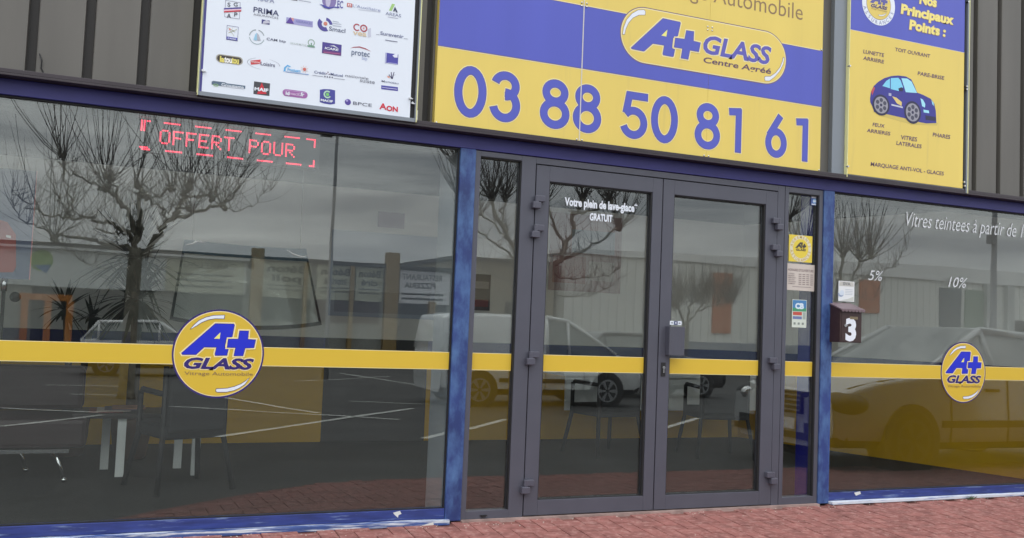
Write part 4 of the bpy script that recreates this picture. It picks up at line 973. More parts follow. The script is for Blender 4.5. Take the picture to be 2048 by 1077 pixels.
# hanging poster far left, desk, wall posters
po = root('hanging_banner', 'blue banner with red canister picture hanging at far left of window', 'banner', (P(20,450,.8)[0], .8, P(30,560,.8)[1]))
mb = MB(); xA_, zA_ = P(-70,330,.8); xB_, zB_ = P(58,560,.8); mb.box(xA_, xB_, .8, .812, zB_, zA_, S('banner_blue', (92,100,122), .6)); mb.box(xB_, xB_+.004, .798, .813, zB_, zA_, ink(222,150,150)); mb.build('cloth', po)
mb = MB(); mb.flat([P(a,b,.798) for a, b in ((0,440),(15,445),(32,470),(32,535),(26,545),(-40,545),(-40,440))], .798, ink(158,76,70)); mb.flat([P(a,b,.796) for a, b in ((0,443),(10,448),(20,462),(-10,462))], .796, ink(150,60,60)); mb.flat([P(a,b,.796) for a, b in ((12,470),(22,472),(22,477),(12,475))], .796, ink(232,226,222)); mb.build('picture', po)
mb = MB(); x, z = P(9,562,.8); mb.tube([(x,.8,zB_),(x,.8,z-.06)], .016, STEEL, 10); mb.tube([(x,.8,z-.06),(x,.8,0)], .01, BLACK, 8); mb.ball((x+.06,.8,z-.09),.03,BLACK,10,8); mb.build('stand', po)
dk = root('reception_desk', 'white reception desk with front panel seen through the entrance doors', 'desk', (5.2, 3., 0))
mb = MB(); mb.box(3.95, 6.4, 2.7, 3.25, .70, .735, TW); mb.build('desk_top', dk, .003)
mb = MB(); mb.box(4.0, 6.35, 2.76, 2.78, .37, .699, TW); mb.build('front_panel', dk)
for x, y_ in ((5.05,2.74),):
    mb = MB(); mb.box(x-.025,x+.025,y_-.025-.02,y_+.0-.0,0,.699,TW); mb.build('leg', dk)
def poster(tl, br, m, label, deco=()):
    y = BW-.006; x0, z1 = P(*tl, y); x1, z0 = P(*br, y); mb = MB(); mb.box(x0,x1,y,y+.004,z0,z1,m)
    for (a, b, c_, d_, m2) in deco: mb.rect(x0+a*(x1-x0), x0+c_*(x1-x0), z0+b*(z1-z0), z0+d_*(z1-z0), y-.002, m2)
    tag(mb.build('wall_poster'), label, 'poster')
poster((665,459), (868,640), S('poster_blue', (172,184,202), .6), 'large pale blue poster on back wall beyond the left window', ((.05,.05,.95,.3,ink(150,160,176)),))
poster((757,423), (808,458), S('poster_mauve', (150,130,146), .6), 'small mauve poster above the large pale blue poster')
poster((1102,424), (1240,588), S('poster_pink', (170,148,148), .6), 'pinkish grey poster on back wall beyond the left door leaf', ((.05,.1,.5,.45,ink(150,96,96)),(.3,.5,.9,.8,ink(150,160,172)),(.55,.15,.9,.4,ink(190,180,176))))
poster((948,548), (979,622), S('poster_dark', (84,72,76), .6), 'small dark poster on back wall beyond the left sidelight', ((.1,.6,.9,.8,ink(170,160,156)),(.1,.1,.9,.3,ink(140,60,60))))
poster((1484,650), (1520,716), S('poster_yellow', (170,172,110), .6), 'yellow green poster on back wall beyond the right door leaf', ((.1,.3,.9,.5,ink(120,120,80)),))

# ---------------------------------------------------------------- across the forecourt (seen mirrored in the glass)
BARK = mat('plane_bark', (.20, .185, .15), .85, var=.35, vscale=5, bump=.4, bscale=30); TWIG = mat('plane_twig', (.075, .066, .06), .8)
def pollard(label, D0, trunk, limbs, heads, seed, r0=.16, nsh=16, shl=(1.,2.1), rsh=.014, twigs=1., jit=.06):
    """a pollarded plane tree: limbs and knuckles are laid out from the mirrored photograph at distance D0"""
    rnd = random.Random(seed)
    def pt(px, py, off): x, z = P(px, py, D0+off); return Vector((x, -(D0+off), z))
    tx, tz = P(trunk[0], trunk[1], D0); base = Vector((tx, -D0, gz(D0)-.05))
    t = root('pollarded_tree', label, 'tree', base, 'pollarded plane trees across the car park')
    fork = Vector((tx, -D0, tz)); mt = MB()
    mt.tube([base, base+Vector((0,0,.15)), base.lerp(fork,.5), fork, fork+Vector((0,0,.15))], [r0*1.5, r0*1.12, r0, r0*.98, r0*.7], BARK, 12); mt.build('trunk', t)
    mb = MB(); mw = MB(); ends = []
    def wig(pts, k=3, amp=.03):
        out = []
        for a, b in zip(pts[:-1], pts[1:]):
            for q in range(k): out.append(a.lerp(b, q/k)+Vector([rnd.gauss(0, amp) for _ in range(3)])*(1 if q or out else 0))
        return out+[pts[-1]]
    for pts, ra, rb, head in limbs:
        off1 = rnd.uniform(-.5, .5); n = len(pts); ra *= .47; rb *= .46
        q = wig([pt(a, b, off1*i/(n-1)) for i, (a, b) in enumerate(pts)], 4, .032)
        mb.tube(q, [(ra+(rb-ra)*i/(len(q)-1))*rnd.uniform(.8,1.25) for i in range(len(q))], BARK, 7)
        if head: ends.append((q[-1], rb, off1))
        for i in range(2, len(q)-1):
            for _ in range(int(2*twigs+.5)):
                if rnd.random() < .6: shoot(mw, rnd, q[i], rnd.uniform(.35, 1.)*shl[0]*1.1, rsh*.55, .1)
    for a, b in heads: off = rnd.uniform(-.8,.8); ends.append((pt(a, b, off), r0*.4, off))
    for e_, rb, off in ends:
        for _ in range(4): mb.ball(e_+Vector([rnd.uniform(-.05,.05) for _ in range(3)]), rnd.uniform(.03,.065), BARK, 7, 5)
        for _ in range(nsh): shoot(mw, rnd, e_+Vector([rnd.uniform(-jit,jit) for _ in range(3)]), rnd.uniform(*shl), rsh, .55)
    mb.build('limbs', t); mw.build('shoots', t)
def shoot(mw, rnd, p, ln, r, spread):
    az = rnd.uniform(0, 2*math.pi); el = rnd.uniform(spread, 1.45)
    d = Vector((math.cos(az)*math.cos(el), math.sin(az)*math.cos(el), math.sin(el))); p = p.copy(); pts = [p.copy()]
    for k in range(5):
        p = p + d*ln/5; pts.append(p.copy()); d = (d+Vector((rnd.gauss(0,.07), rnd.gauss(0,.07), .17))).normalized()
    mw.tube(pts, [r*(1-.14*k) for k in range(6)], TWIG, 4, False)
def z6(*q): return [(a/2.991, 200+b/2.991) for a, b in q]
pollard('large pollarded plane tree opposite left window with wide knotty limbs', 12, (270,512), [
    (z6((800,930),(830,800),(838,690),(842,580),(826,505)), .13,.075,True), (z6((842,580),(900,572),(965,572),(1030,520)), .055,.035,True),
    (z6((815,800),(790,720),(750,650),(690,580),(636,530)), .10,.07,True), (z6((640,535),(580,522),(505,475),(400,430),(345,360),(310,150)), .045,.010,False),
    (z6((850,930),(930,840),(1000,750),(1060,670),(1100,590),(1142,500)), .13,.075,True), (z6((1030,720),(1150,690),(1255,642),(1335,632)), .075,.05,True), (z6((1000,720),(960,650),(890,580),(855,560)), .05,.035,False),
    (z6((1100,600),(1180,580),(1275,590)), .06,.045,True), (z6((1335,632),(1400,600),(1450,480),(1500,330),(1530,100)), .03,.008,False), (z6((1340,640),(1440,660),(1560,580),(1622,470)), .02,.007,False),
    (z6((800,850),(740,780),(640,735),(520,712),(430,712),(360,690),(210,655),(110,590),(70,530)), .08,.018,False), (z6((430,712),(380,640),(330,560),(268,350)), .03,.008,False), (z6((440,715),(420,600),(385,430),(370,330)), .03,.02,True),
    (z6((800,900),(700,868),(600,842),(500,832),(320,826)), .09,.05,True), (z6((320,826),(270,770),(170,745),(90,650),(70,560)), .035,.009,False), (z6((760,800),(690,803),(570,770)), .045,.02,False),
    (z6((330,830),(380,880),(500,960),(640,1010)), .03,.012,False), (z6((690,560),(660,480),(640,470)), .04,.04,True), (z6((980,700),(1040,640),(1130,650)), .03,.02,True)], [], 11, .12, 13, (1.0,2.5), .0095, 1.8)
pollard('pollarded plane tree opposite the doors with dense upright shoots', 14.5, (1080,610), [
    ([(1080,615),(1092,560),(1118,520),(1142,470),(1150,430),(1168,398)], .15,.10,True), ([(1086,605),(1058,540),(1022,480),(992,430),(986,398)], .13,.08,True), ([(1112,528),(1160,505),(1205,482),(1240,458)], .08,.05,True), ([(1240,458),(1268,430),(1290,385)], .03,.010,False),
    ([(1058,540),(1012,500),(968,470),(935,455)], .06,.03,True), ([(1130,500),(1112,440),(1092,405)], .07,.06,True), ([(1150,430),(1190,420),(1222,405)], .06,.05,True), ([(990,400),(950,380),(915,330)], .04,.02,True), ([(1090,570),(1130,590),(1190,592),(1255,548)], .045,.012,False),
    ([(1022,480),(1004,430),(1012,395)], .05,.05,True), ([(1015,470),(960,420),(925,400)], .05,.03,True), ([(1100,545),(1150,560),(1210,552),(1250,530)], .04,.015,False), ([(1090,560),(1060,575),(1010,560),(960,530)], .045,.015,False)], [], 21, .13, 34, (.8,1.9), .0115, 2.8)
pollard('small distant pollarded tree in front of the white warehouse', 30, (1372,650), [
    ([(1372,655),(1362,625),(1350,608)], .10,.07,True), ([(1372,650),(1395,622),(1430,612),(1456,600)], .09,.05,True), ([(1372,650),(1380,615),(1392,598)], .09,.06,True), ([(1395,622),(1415,600),(1420,585)], .06,.05,True)], [(1342,612),(1366,598),(1410,604),(1440,606),(1462,598)], 31, .16, 55, (.8,1.8), .010, 2., .28)
pollard('pollarded plane tree opposite the brown mailbox with black knotty heads', 17, (1668,630), [
    ([(1668,640),(1678,575),(1688,510)], .11,.09,True), ([(1672,640),(1705,570),(1722,520)], .09,.08,True), ([(1722,520),(1745,515)], .09,.07,True), ([(1700,580),(1736,553),(1771,541),(1786,532)], .045,.025,False), ([(1786,532),(1812,500),(1830,455)], .02,.008,False), ([(1668,635),(1640,560),(1612,500)], .09,.07,True), ([(1612,500),(1590,480),(1580,440)], .05,.04,True), ([(1786,534),(1800,531)], .02,.01,False), ([(1710,590),(1745,600),(1780,575)], .03,.008,False)],
    [], 41, .16, 30, (1.0,2.3), .013, 1.8)

# lamp posts
def lamp(label, px, D0, hgt, r, boxed):
    x = P(px, 660, D0)[0]; t = root('street_lamp', label, 'street lamp', (x, -D0, gz(D0)), 'lamp posts on the car park'); LM = S('lamp_grey', (120,122,126) if not boxed else (62,64,74), .5)
    mb = MB(); mb.tube([(x,-D0,gz(D0)),(x,-D0,gz(D0)+.9),(x,-D0,gz(D0)+.95),(x,-D0,hgt)], [r*1.5,r*1.45,r,r*.6], LM, 12); mb.build('pole', t)
    mb = MB(); mb.tube([(x,-D0,hgt-.05),(x+.05,-D0-.5,hgt+.1),(x+.05,-D0-1.1,hgt+.12)], [r*.5,r*.4,r*.3], LM, 8); mb.box(x-.12,x+.2,-D0-1.7,-D0-1.0,hgt+.06,hgt+.18,LM); mb.build('lamp_head', t)
    if boxed: z = P(px-5, 480, D0)[1]; mb = MB(); mb.box(x-.26,x-.05,-D0-.12,-D0+.12,z-.16,z+.16,LM); mb.build('junction_box', t)
lamp('slim grey lamp post opposite the left window', 655, 20, 6.3, .065, False)
lamp('dark lamp post with box opposite right end of the right window', 1989, 19, 8.5, .12, True)

# buildings opposite
BD = 36; gb = gz(BD)-.1
def rX(px, py=600): return P(px, py, BD)[0]
def rZ(px, py): return P(px, py, BD)[1]
lb = root('low_shop', 'low grey shop row with sign boards between yellow pillars', 'building', (3, -BD-3, gb))
BG = S('band_grey', (212,216,214), .8, var=.04); BGN = S('band_green', (186,188,168), .8, var=.05); DW = S('dark_window', (40,44,46), .25); PIL = S('pillar_ochre', (150,124,72), .7, var=.1); ORG = S('orange_frame', (196,122,50), .6); WALLG = S('render_grey', (150,152,146), .9, var=.06)
mb = MB(); mb.box(-30, 14.4, -BD-9, -BD, gb, 3.5, WALLG); mb.build('wall', lb)
mb = MB(); mb.box(-30.2, 14.6, -BD-9.2, -BD+.25, 3.45, 3.62, S('roof_edge', (66,66,66), .8)); mb.box(-30.2, 5.2, -BD+.26, -BD+.32, 3.36, 3.46, S('gutter_white', (210,212,212), .6)); mb.build('roof', lb)
mb = MB(); mb.box(-30, 5.1, -BD+.001, -BD+.12, 1.9, 3.35, BG); x, z = rX(84,522), rZ(84,522); mb.disc(x, z, .42, -BD+.122, ink(150,180,110), 30)
for s_ in mb.f[-1:]: pass
mb.flat([(x-.3,z-.2),(x+.35,z-.15),(x+.2,z-.5)], -BD+.124, ink(120,150,190)); mb.build('sign_band', lb)
def back_text(mb, st, x0, x1, zb, zc, yy, m, bold=.03):
    """lettering on a board facing the shop (towards +Y): reads properly from the shop side"""
    vs, fs = glyphs(st, bold, 0); a0 = min(v.x for v in vs); a1 = max(v.x for v in vs); sx_ = (x1-x0)/(a1-a0); sz_ = (zc-zb)/CAPH
    mb.add([(x1-(v.x-a0)*sx_, yy, zb+v.y*sz_) for v in vs], [tuple(reversed(f)) for f in fs], m)
TX = S('board_text', (58,58,54), .7); TXL = S('board_text_pale', (110,112,104), .7)
for xa_, xb_, words in ((5.75, 7.85, ('Béton','poli')), (8.1, 9.75, ('Béton','imprimé')), (9.85, 11.1, ('Béton','ciré'))):
    mb = MB(); mb.box(xa_, xb_, -BD+.001, -BD+.1, 1.88, 3.42, BGN); w_ = xb_-xa_
    back_text(mb, words[0], xa_+.1*w_, xb_-.1*w_, 2.98, 3.28, -BD+.104, TX); back_text(mb, words[1], xa_+.2*w_, xb_-.2*w_, 2.58, 2.86, -BD+.104, TX)
    for k in range(2): mb.box(xa_+.12*w_, xb_-.12*w_, -BD+.1005, -BD+.104, 2.2+.17*k, 2.27+.17*k, TXL)
    mb.build('sign_board', lb)
mb = MB(); mb.box(1.9, 5.0, -BD+.121, -BD+.16, 1.92, 3.3, BGN); back_text(mb, 'CARRELAGE', 2.3, 4.7, 2.95, 3.2, -BD+.164, TXL, .01)
for k in range(3): mb.box(2.3, 4.6, -BD+.1605, -BD+.164, 2.15+.24*k, 2.22+.24*k, TXL)
mb.build('sign_board', lb)
mb = MB(); mb.box(11.9, 14.3, -BD+.001, -BD+.1, 1.88, 3.4, S('board_pale', (226,226,230), .7)); back_text(mb, 'RESTAURANT', 12.0, 13.9, 2.98, 3.24, -BD+.104, TX, .02); back_text(mb, 'PIZZERIA', 12.1, 13.6, 2.6, 2.84, -BD+.104, TX, .03)
for k in range(2): mb.box(12.0, 14.0, -BD+.1005, -BD+.104, 2.05+.22*k, 2.14+.22*k, TX)
mb.build('sign_board', lb)
for px, wd, top in ((510,.5,3.95), (607,.16,3.44), (700,.16,3.44), (780,.62,4.15), (862,.3,2.0)):
    x = rX(px); mb = MB(); mb.box(x-wd/2, x+wd/2, -BD+.001, -BD+.35, gb, top, PIL); mb.build('pillar', lb)
for a, b, m in ((2.2,5.0,S('shutter_green',(48,58,52),.6)), (5.7,7.9,S('shutter_green',(48,58,52),.6)), (8.1,11.0,S('shutter_maroon',(58,36,34),.6)), (11.9,14.2,DW), (-12,-5.5,DW), (-3.0,.9,DW)):
    mb = MB(); mb.box(a, b, -BD+.001, -BD+.05, .9 if m is not DW else gb+.1, 1.87, m); mb.build('shutter' if m is not DW else 'shop_window', lb)
mb = MB()
for px in (45, 93, 137): x = rX(px, 660); mb.box(x-.13, x+.13, -BD+.051, -BD+.14, gb, 1.35, ORG)
mb.box(rX(45,610)-.13, rX(137,610)+.13, -BD+.051, -BD+.14, 1.351, 1.6, ORG); mb.build('door_frame', lb)
bb = root('brown_building', 'brown flat roofed building between shop row and white warehouse', 'building', (17.4, -BD-4, gb))
mb = MB(); mb.box(14.7, 20.0, -BD-10, -BD-.6, gb, 4.1, S('render_brown', (150,142,124), .9, var=.08)); mb.build('wall', bb)
mb = MB(); mb.box(14.6, 20.1, -BD-10.1, -BD-.45, 4.1, 4.28, S('roof_edge', (66,66,66), .8)); mb.build('roof', bb)
for a, b in ((15.4,16.6),(17.4,19.4)): mb = MB(); mb.box(a,b,-BD-.6,-BD-.5,.4,2.2,DW); mb.build('window', bb)
wh = root('warehouse', 'long white ribbed warehouse with blue grey base and orange banner', 'building', (45, -BD-6, gb))
WS = S('warehouse_white', (232,232,226), .7, var=.03, vscale=.5); WB = S('warehouse_base', (120,130,150), .7)
mb = MB(); x = 20.3; prof = []
while x < 85: prof += [(x,0),(x+.3,0),(x+.34,-.05),(x+.46,-.05),(x+.5,0)]; x += .5
for (a, ya), (b, yb) in zip(prof[:-1], prof[1:]): mb.quad((a,-BD+ya,.6),(a,-BD+ya,4.75),(b,-BD+yb,4.75),(b,-BD+yb,.6), WS)
mb.box(20.3, 85, -BD-14, -BD-.06, gb, 4.75, WS); mb.build('wall', wh)
mb = MB(); mb.box(20.3, 85, -BD-.059, -BD+.03, gb, .6, WB); mb.build('base_band', wh)
mb = MB(); mb.prism([(20.1,4.751),(85.2,4.751),(85.2,5.5),(44,5.6),(31,5.25),(20.1,4.95)], -BD-14.2, -BD+.12, S('fascia_white', (240,240,238), .7)); mb.build('roof', wh)
for pxa, pya, pxb, pyb, m in ((1428,545,1461,668,S('banner_orange',(196,110,60),.7)), (1720,560,1758,628,S('banner_orange',(196,110,60),.7)), (1880,575,1920,690,S('panel_dark',(120,128,132),.7)), (1930,580,1968,690,S('panel_green',(150,166,150),.7)), (2010,640,2060,690,DW)):
    mb = MB(); x0, z1 = P(pxa,pya,BD); x1, z0 = P(pxb,pyb,BD); mb.box(x0,x1,-BD+.001,-BD+.08,z0,z1,m); mb.build('wall_panel', wh)
mb = MB()
for px in (1975, 2015): x = rX(px); mb.box(x-.3,x+.3,-BD+.001,-BD+.3,gb,4.749,S('pilaster',(190,192,190),.7))
mb.build('pilaster', wh)

# ---------------------------------------------------------------- parked vehicles
TYRE = mat('tyre', (.018,.018,.019), .8); BRIGHTRIM = mat('rim', (.42,.43,.45), .3, .8); DARKRIM = mat('steel_rim', (.05,.05,.053), .5); CGL = mat('car_glass', (.075,.095,.092), .04, spec=1.); TAIL = mat('tail_lamp_red', (.35,.02,.02), .2, coat=1); LAMPG = mat('headlamp_glass', (.82,.84,.85), .12, coat=1); DARKP = mat('black_plastic', (.02,.02,.022), .55)
def car(name, label, cat, loc, heading, length, stations, paint, wheels, wr, halfw, spokes=5, nose=None, group='vehicles parked on the car park', darkrim=False):
    """stations: (x, bottom, belt, half width, roof, roof half width, kind); kind g = side glass behind this station, w = screen, b = body"""
    t = root(name, label, cat, (0,0,0), group); RIM = DARKRIM if darkrim else BRIGHTRIM
    mb = MB(); rings = []
    for (x, zb, zt, hw, zr_, rw, kd) in stations:
        half = [(hw*.86, zb), (hw*.98, zb+.10), (hw, zb+.28 if zb+.28 < zt-.12 else (zb+zt)/2), (hw*.97, zt), (rw, zr_-.035 if zr_-zt > .1 else zr_-.01), (rw*.8, zr_)]
        rings.append([(x, -y_, z) for y_, z in half]+[(x, y_, z) for y_, z in reversed(half)])
    m = len(rings[0]); vs = [v for r_ in rings for v in r_]
    for i in range(len(rings)-1):
        kd = stations[i][6]
        for j in range(m):
            a, b = i*m+j, i*m+(j+1)%m; f = (a, b, b+m, a+m)
            side = j in (3, m-5); top = j in (4, 5, m-6, m-7)
            mt_ = CGL if (kd == 'g' and j in (3, 7)) or (kd == 'w' and j in (3, 4, 5, 6, 7)) else (DARKP if j in (0, m-2, m-1) else paint)
            mb.add([vs[k] for k in f], [(0,1,2,3)], mt_, True)
    mb.add(rings[0], [tuple(range(m))], paint); mb.add(rings[-1], [tuple(reversed(range(m)))], paint)
    o = mb.build('body', t)
    wm = o.modifiers.new('weld', 'WELD'); wm.merge_threshold = .0005
    bv = o.modifiers.new('bevel', 'BEVEL'); bv.width = .05; bv.segments = 3; bv.limit_method = 'ANGLE'; bv.angle_limit = R(20)
    for i, st in enumerate(stations):
        if st[6] in 'gw':
            for sg in (-1, 1):
                mb = MB(); e = .04; n_ = stations[i+1]
                mb.tube([(st[0], sg*(st[3]*.97), st[2]), (st[0], sg*(st[5]+.005), st[4]-.03)], e*.8, paint, 6)
                if st[6] == 'w': mb.tube([(st[0], sg*(st[5]+.005), st[4]-.03), (n_[0], sg*(n_[5]+.005), n_[4]-.02)], [e, e*1.1], paint, 6)
                else: mb.tube([(st[0], sg*(st[5]+.005), st[4]-.03), (n_[0], sg*(n_[5]+.005), n_[4]-.03)], e, paint, 6)
                mb.build('window_pillar', t)
    for x in wheels:
        for sg in (-1, 1):
            mb = MB(); yo = sg*(halfw+.004); mb.cyl((x, sg*(halfw-.25), wr), (x, yo, wr), wr*1.17, DARKP, 28); mb.build('wheel_arch', t)
            mb = MB(); mb.tube([(x, sg*(halfw-.2), wr), (x, sg*(halfw-.0), wr), (x, sg*(halfw+.012), wr)], [wr, wr, wr*.9], TYRE, 28); wo_ = mb.build('wheel', t)
            mb = MB()
            for k in range(spokes):
                a = 2*math.pi*k/spokes; b = .2; yq = sg*(halfw+.016)
                pts = [(x+wr*.12*math.cos(a-b*2), yq, wr+wr*.12*math.sin(a-b*2)), (x+wr*.66*math.cos(a-b), yq, wr+wr*.66*math.sin(a-b)), (x+wr*.66*math.cos(a+b), yq, wr+wr*.66*math.sin(a+b)), (x+wr*.12*math.cos(a+b*2), yq, wr+wr*.12*math.sin(a+b*2))]
                mb.add(pts, [(0,1,2,3)], RIM)
            vs2 = []
            for k in range(29):
                a = 2*math.pi*k/28
                for q in (.60, .70): vs2.append((x+wr*q*math.cos(a), sg*(halfw+.017), wr+wr*q*math.sin(a)))
            mb.add(vs2, [(2*k,2*k+1,2*k+3,2*k+2) for k in range(28)], RIM); mb.build('rim', wo_)
    hw_ = halfw
    for sg in (-1, 1):                      # rubbing strip, door gaps, door handles and tail lamps
        a_, b_ = wheels[0]+wr*1.25, wheels[1]-wr*1.25
        mb = MB(); mb.box(a_, b_, sg*(hw_-.03), sg*(hw_+.014), .44, .51, DARKP); mb.build('rubbing_strip', t)
        for k_ in (.12, .5, .93):
            x_ = a_+(b_-a_)*k_; mb = MB(); mb.tube([(x_, sg*(hw_-.012), .28), (x_, sg*(hw_+.002), .50), (x_, sg*(hw_-.022), stations[3][2]-.01)], .007, DARKP, 5); mb.build('door_gap', t)
        for k_ in (.2, .58):
            x_ = a_+(b_-a_)*k_; mb = MB(); mb.box(x_, x_+.17, sg*(hw_-.04), sg*(hw_+.018), stations[3][2]-.16, stations[3][2]-.13, DARKP); mb.build('door_handle', t)
        mb = MB(); mb.ball((stations[1][0]+.03, sg*(hw_-.12), .74), .12, TAIL, 10, 8, (.6, .9, 1.1)); mb.build('tail_lamp', t)
    if nose: nose(t)
    t.location = loc; t.rotation_euler.z = heading
    return t
WP = mat('paint_white', (.72,.73,.73), .25, coat=1); SP = mat('paint_silver', (.52,.53,.54), .3, .25, coat=1); DP = mat('paint_black', (.02,.021,.024), .2, coat=1)
def nose_simple(xn, hw, zl, zh):
    def fn(t):
        for sg in (-1, 1):
            mb = MB(); mb.ball((xn-.10, sg*(hw-.17), (zl+zh)/2), .14, LAMPG, 12, 8, (1., 1.1, .55)); mb.build('headlight', t)
        mb = MB(); mb.box(xn-.05, xn+.012, -hw*.6, hw*.6, zl-.22, zl-.05, DARKP); mb.build('grille', t)
    return fn
# van, facing right, beyond the camera
dv = 10.35; xr_ = P(887, 700, dv)[0]
car('parked_van', 'small white delivery van parked behind the viewpoint facing right', 'van', (xr_, -dv-.85, gz(dv+.8)), 0, 4.2, [
    (0,.28,.98,.80,1.02,.66,'b'), (.05,.22,.95,.85,1.60,.72,'b'), (.4,.2,.95,.86,1.66,.72,'b'), (2.0,.2,.95,.86,1.67,.72,'b'), (2.06,.2,.95,.86,1.67,.72,'g'), (2.5,.2,.95,.86,1.62,.70,'w'), (3.52,.2,.96,.85,1.0,.78,'b'), (3.95,.22,.86,.82,.88,.66,'b'), (4.12,.28,.66,.72,.68,.6,'b')], WP, (.72, 3.32), .30, .86, 6, nose_simple(4.05, .80, .55, .8))
d2 = 13.2; xf = P(1405, 780, d2)[0]
car('parked_car', 'black car parked beyond the white van', 'car', (xf-3.2, -d2-.88, gz(d2+.9)), 0, 4.1, [
    (0,.3,.8,.78,.84,.6,'b'), (.1,.22,.92,.86,.98,.66,'w'), (.7,.2,.94,.88,1.44,.66,'g'), (1.9,.2,.94,.88,1.47,.66,'w'), (2.75,.2,.94,.88,.98,.76,'b'), (3.7,.22,.82,.85,.84,.66,'b'), (3.95,.28,.62,.74,.64,.6,'b')], DP, (.65, 3.2), .31, .88, 6, nose_simple(3.9, .82, .55, .76))
d1 = 20.3; x1 = P(158, 700, d1)[0]
car('parked_car', 'white hatchback parked opposite the left window facing right', 'car', (x1, -d1-.82, gz(d1+.8)), 0, 3.7, [
    (0,.3,.85,.78,.9,.6,'b'), (.06,.22,.9,.82,.95,.64,'w'), (.4,.2,.92,.83,1.38,.62,'g'), (1.85,.2,.92,.84,1.42,.64,'w'), (2.6,.2,.92,.83,.96,.74,'b'), (3.4,.22,.8,.8,.82,.64,'b'), (3.62,.28,.6,.7,.62,.56,'b')], WP, (.62, 2.85), .29, .84, 5, nose_simple(3.58, .78, .55, .74))
# silver saloon facing left, close to the paving on the right (rotated half a turn, so its nose points to -X)
def nose_saloon(t):
    for sg in (-1, 1):
        mb = MB(); mb.ball((4.02, sg*.655, .655), .28, DARKP, 16, 10, (.8, .9, .43)); mb.build('headlight_surround', t)
        mb = MB(); mb.tube([(3.2, sg*.80, .935), (3.7, sg*.79, .885), (4.02, sg*.70, .80)], .008, DARKP, 5); mb.build('bonnet_gap', t)
        mb = MB(); mb.ball((4.04, sg*.66, .66), .25, LAMPG, 16, 10, (.8, .9, .42)); mb.ball((4.2, sg*.60, .66), .07, CHROME, 12, 8); mb.build('headlight', t)
        mb = MB(); mb.box(4.0, 4.27, sg*.52-.12, sg*.52+.12, .34, .44, DARKP); mb.build('fog_lamp', t)
    mb = MB(); mb.box(3.9, 4.262, -.74, .74, .27, .335, DARKP); mb.build('lower_intake', t)
    mb = MB(); mb.box(4.0, 4.275, -.36, .36, .52, .74, DARKP); gro = mb.build('grille', t)
    mb = MB()
    for k in range(4): mb.box(4.2755, 4.287, -.35, .35, .545+.05*k, .563+.05*k, CHROME)
    mb.build('slat', gro)
    mb = MB(); z0 = .70
    for s_ in (1,):
        o_ = [(0,-.105),(.062,0),(0,.105),(-.062,0)]; i_ = [(0,-.055),(.03,0),(0,.055),(-.03,0)]
        mb.add([(4.30,a,z0+b) for a,b in o_]+[(4.30,a,z0+b) for a,b in i_]+[(4.28,a,z0+b) for a,b in o_], [(k,(k+1)%4,4+(k+1)%4,4+k) for k in range(4)]+[(k,8+k,8+(k+1)%4,(k+1)%4) for k in range(4)], CHROME)
    mb.build('badge', gro)
    mb = MB(); mb.box(4.262, 4.272, -.26, .26, .36, .47, WHITE); mb.build('number_plate', t)
    for sg in (-1, 1):
        mb = MB(); mb.ball((2.75, sg*.97, 1.0), .10, SP, 10, 8, (.7,1.,.75)); mb.build('wing_mirror', t)
ds_ = 1.65; xw = P(1812, 900, ds_)[0]
car('parked_car', 'silver saloon car parked along the paving facing left', 'car', (xw+3.47, -ds_-.87, gz(ds_+.5)), math.pi, 4.3, [
    (0,.3,.84,.76,.88,.62,'b'), (.1,.22,.98,.84,1.0,.68,'b'), (.55,.2,.98,.87,1.03,.70,'w'), (1.15,.2,.96,.88,1.40,.64,'g'), (2.2,.2,.95,.88,1.46,.64,'w'), (3.1,.2,.94,.88,.99,.78,'b'), (3.75,.22,.86,.86,.90,.74,'b'), (4.1,.22,.76,.80,.79,.64,'b'), (4.24,.26,.62,.72,.64,.56,'b')], SP, (.72, 3.35), .31, .88, 5, nose_saloon, darkrim=True)

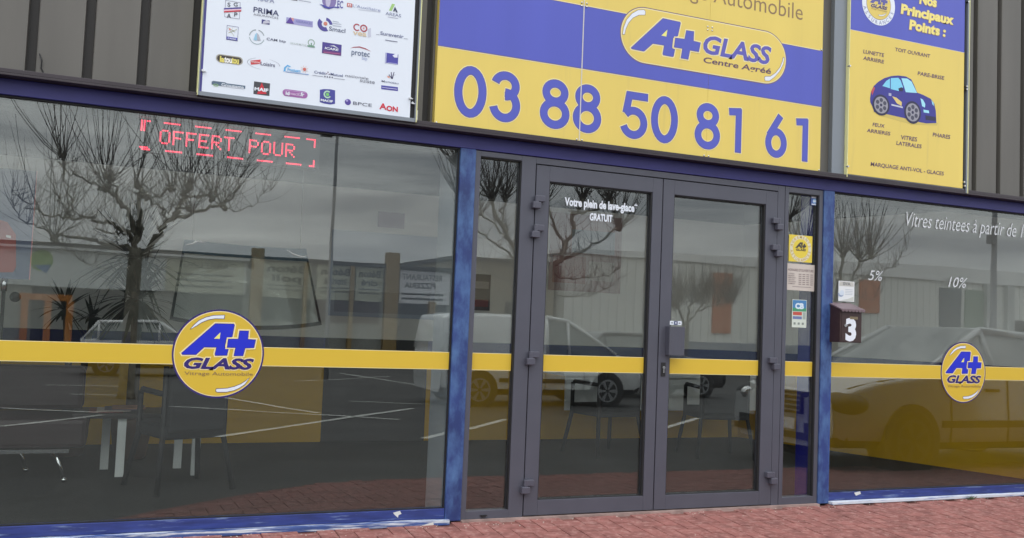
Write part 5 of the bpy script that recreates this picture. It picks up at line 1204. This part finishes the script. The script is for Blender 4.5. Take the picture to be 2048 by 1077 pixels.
# ---------------------------------------------------------------- small things on the front
for pts in ([(786,1026),(800,1022),(803,1028),(797,1031),(796,1036),(790,1031)], [(1708,986),(1720,983),(1722,988),(1712,992)], [(842,1052),(866,1045),(868,1050),(850,1055)]):
    mb = MB(); y = -.0075 if pts[0][0] != 842 else -.052; mb.pp(pts, y, S('bare_primer', (208,210,206), .7)); mb.build('paint_chip', shop)
mb = MB()
for pts in ([(79,108),(84,122),(82,136),(90,152),(97,158)], [(150,165),(200,172),(250,176),(300,182),(335,186)]):
    mb.tube([(P(a,b,-.03)[0], -.03-.01*math.sin(i*2.1), P(a,b,-.03)[1]) for i, (a, b) in enumerate(pts)], .0035, BLACK, 6)
    if pts[0][0] == 79:
        tag(mb.build('loose_cable'), 'short black cable hanging loose on cladding at upper left', 'cable'); mb = MB()
tag(mb.build('loose_cable'), 'thin black cable lying along the flashing left of white board', 'cable')
WEED = mat('weed_green', (.06, .085, .03), .8, var=.3); rnd = random.Random(8)
xw_, zw_ = P(1940, 1012, -.06); mb = MB()
for k in range(34):
    a = rnd.uniform(0, 6.28); el = rnd.uniform(.4, 1.5); l_ = rnd.uniform(.02, .06); d = Vector((math.cos(a)*math.cos(el), math.sin(a)*math.cos(el)*.6, math.sin(el))); p = Vector((xw_+rnd.uniform(-.035,.035), -.062+rnd.uniform(-.01,.006), gz(.06)))
    sd_ = d.orthogonal().normalized()*.004; mb.add([p-sd_*.5, p+sd_*.5, p+d*l_*.6+sd_, p+d*l_, p+d*l_*.6-sd_], [(0,1,2,3,4)], WEED)
tag(mb.build('weed'), 'small green weed growing under the sill of right window', 'weed')

GRIT = S('grit', (196,186,176), .9, var=.3, vscale=30); DRY = S('dry_leaf', (120,84,56), .9, var=.3, vscale=20); mb = MB(); rnd = random.Random(4)
for k in range(260):
    x = rnd.uniform(-.6, 7.0); d = abs(rnd.gauss(0, .05))+.045 if k % 3 else rnd.uniform(.05, 1.2); r_ = rnd.uniform(.0015, .0045); z = gz(d)+.002
    if d > pave_edge(x)-.05: continue
    if k % 9: mb.ball((x,-d,z+r_*.3), r_, GRIT, 5, 4, (1.3,1,.6))
    else: a = rnd.uniform(0,6.28); l_ = rnd.uniform(.006,.016); mb.add([(x+l_*math.cos(a),-d+l_*math.sin(a),z+.002),(x+l_*.4*math.cos(a+1.6),-d+l_*.4*math.sin(a+1.6),z+.005),(x-l_*math.cos(a),-d-l_*math.sin(a),z+.002),(x+l_*.4*math.cos(a-1.6),-d+l_*.4*math.sin(a-1.6),z+.003)], [(0,1,2,3)], DRY)
tag(mb.build('grit'), 'pale grit and dry leaf bits scattered on the red paving by the shopfront', 'grit', kind='stuff')
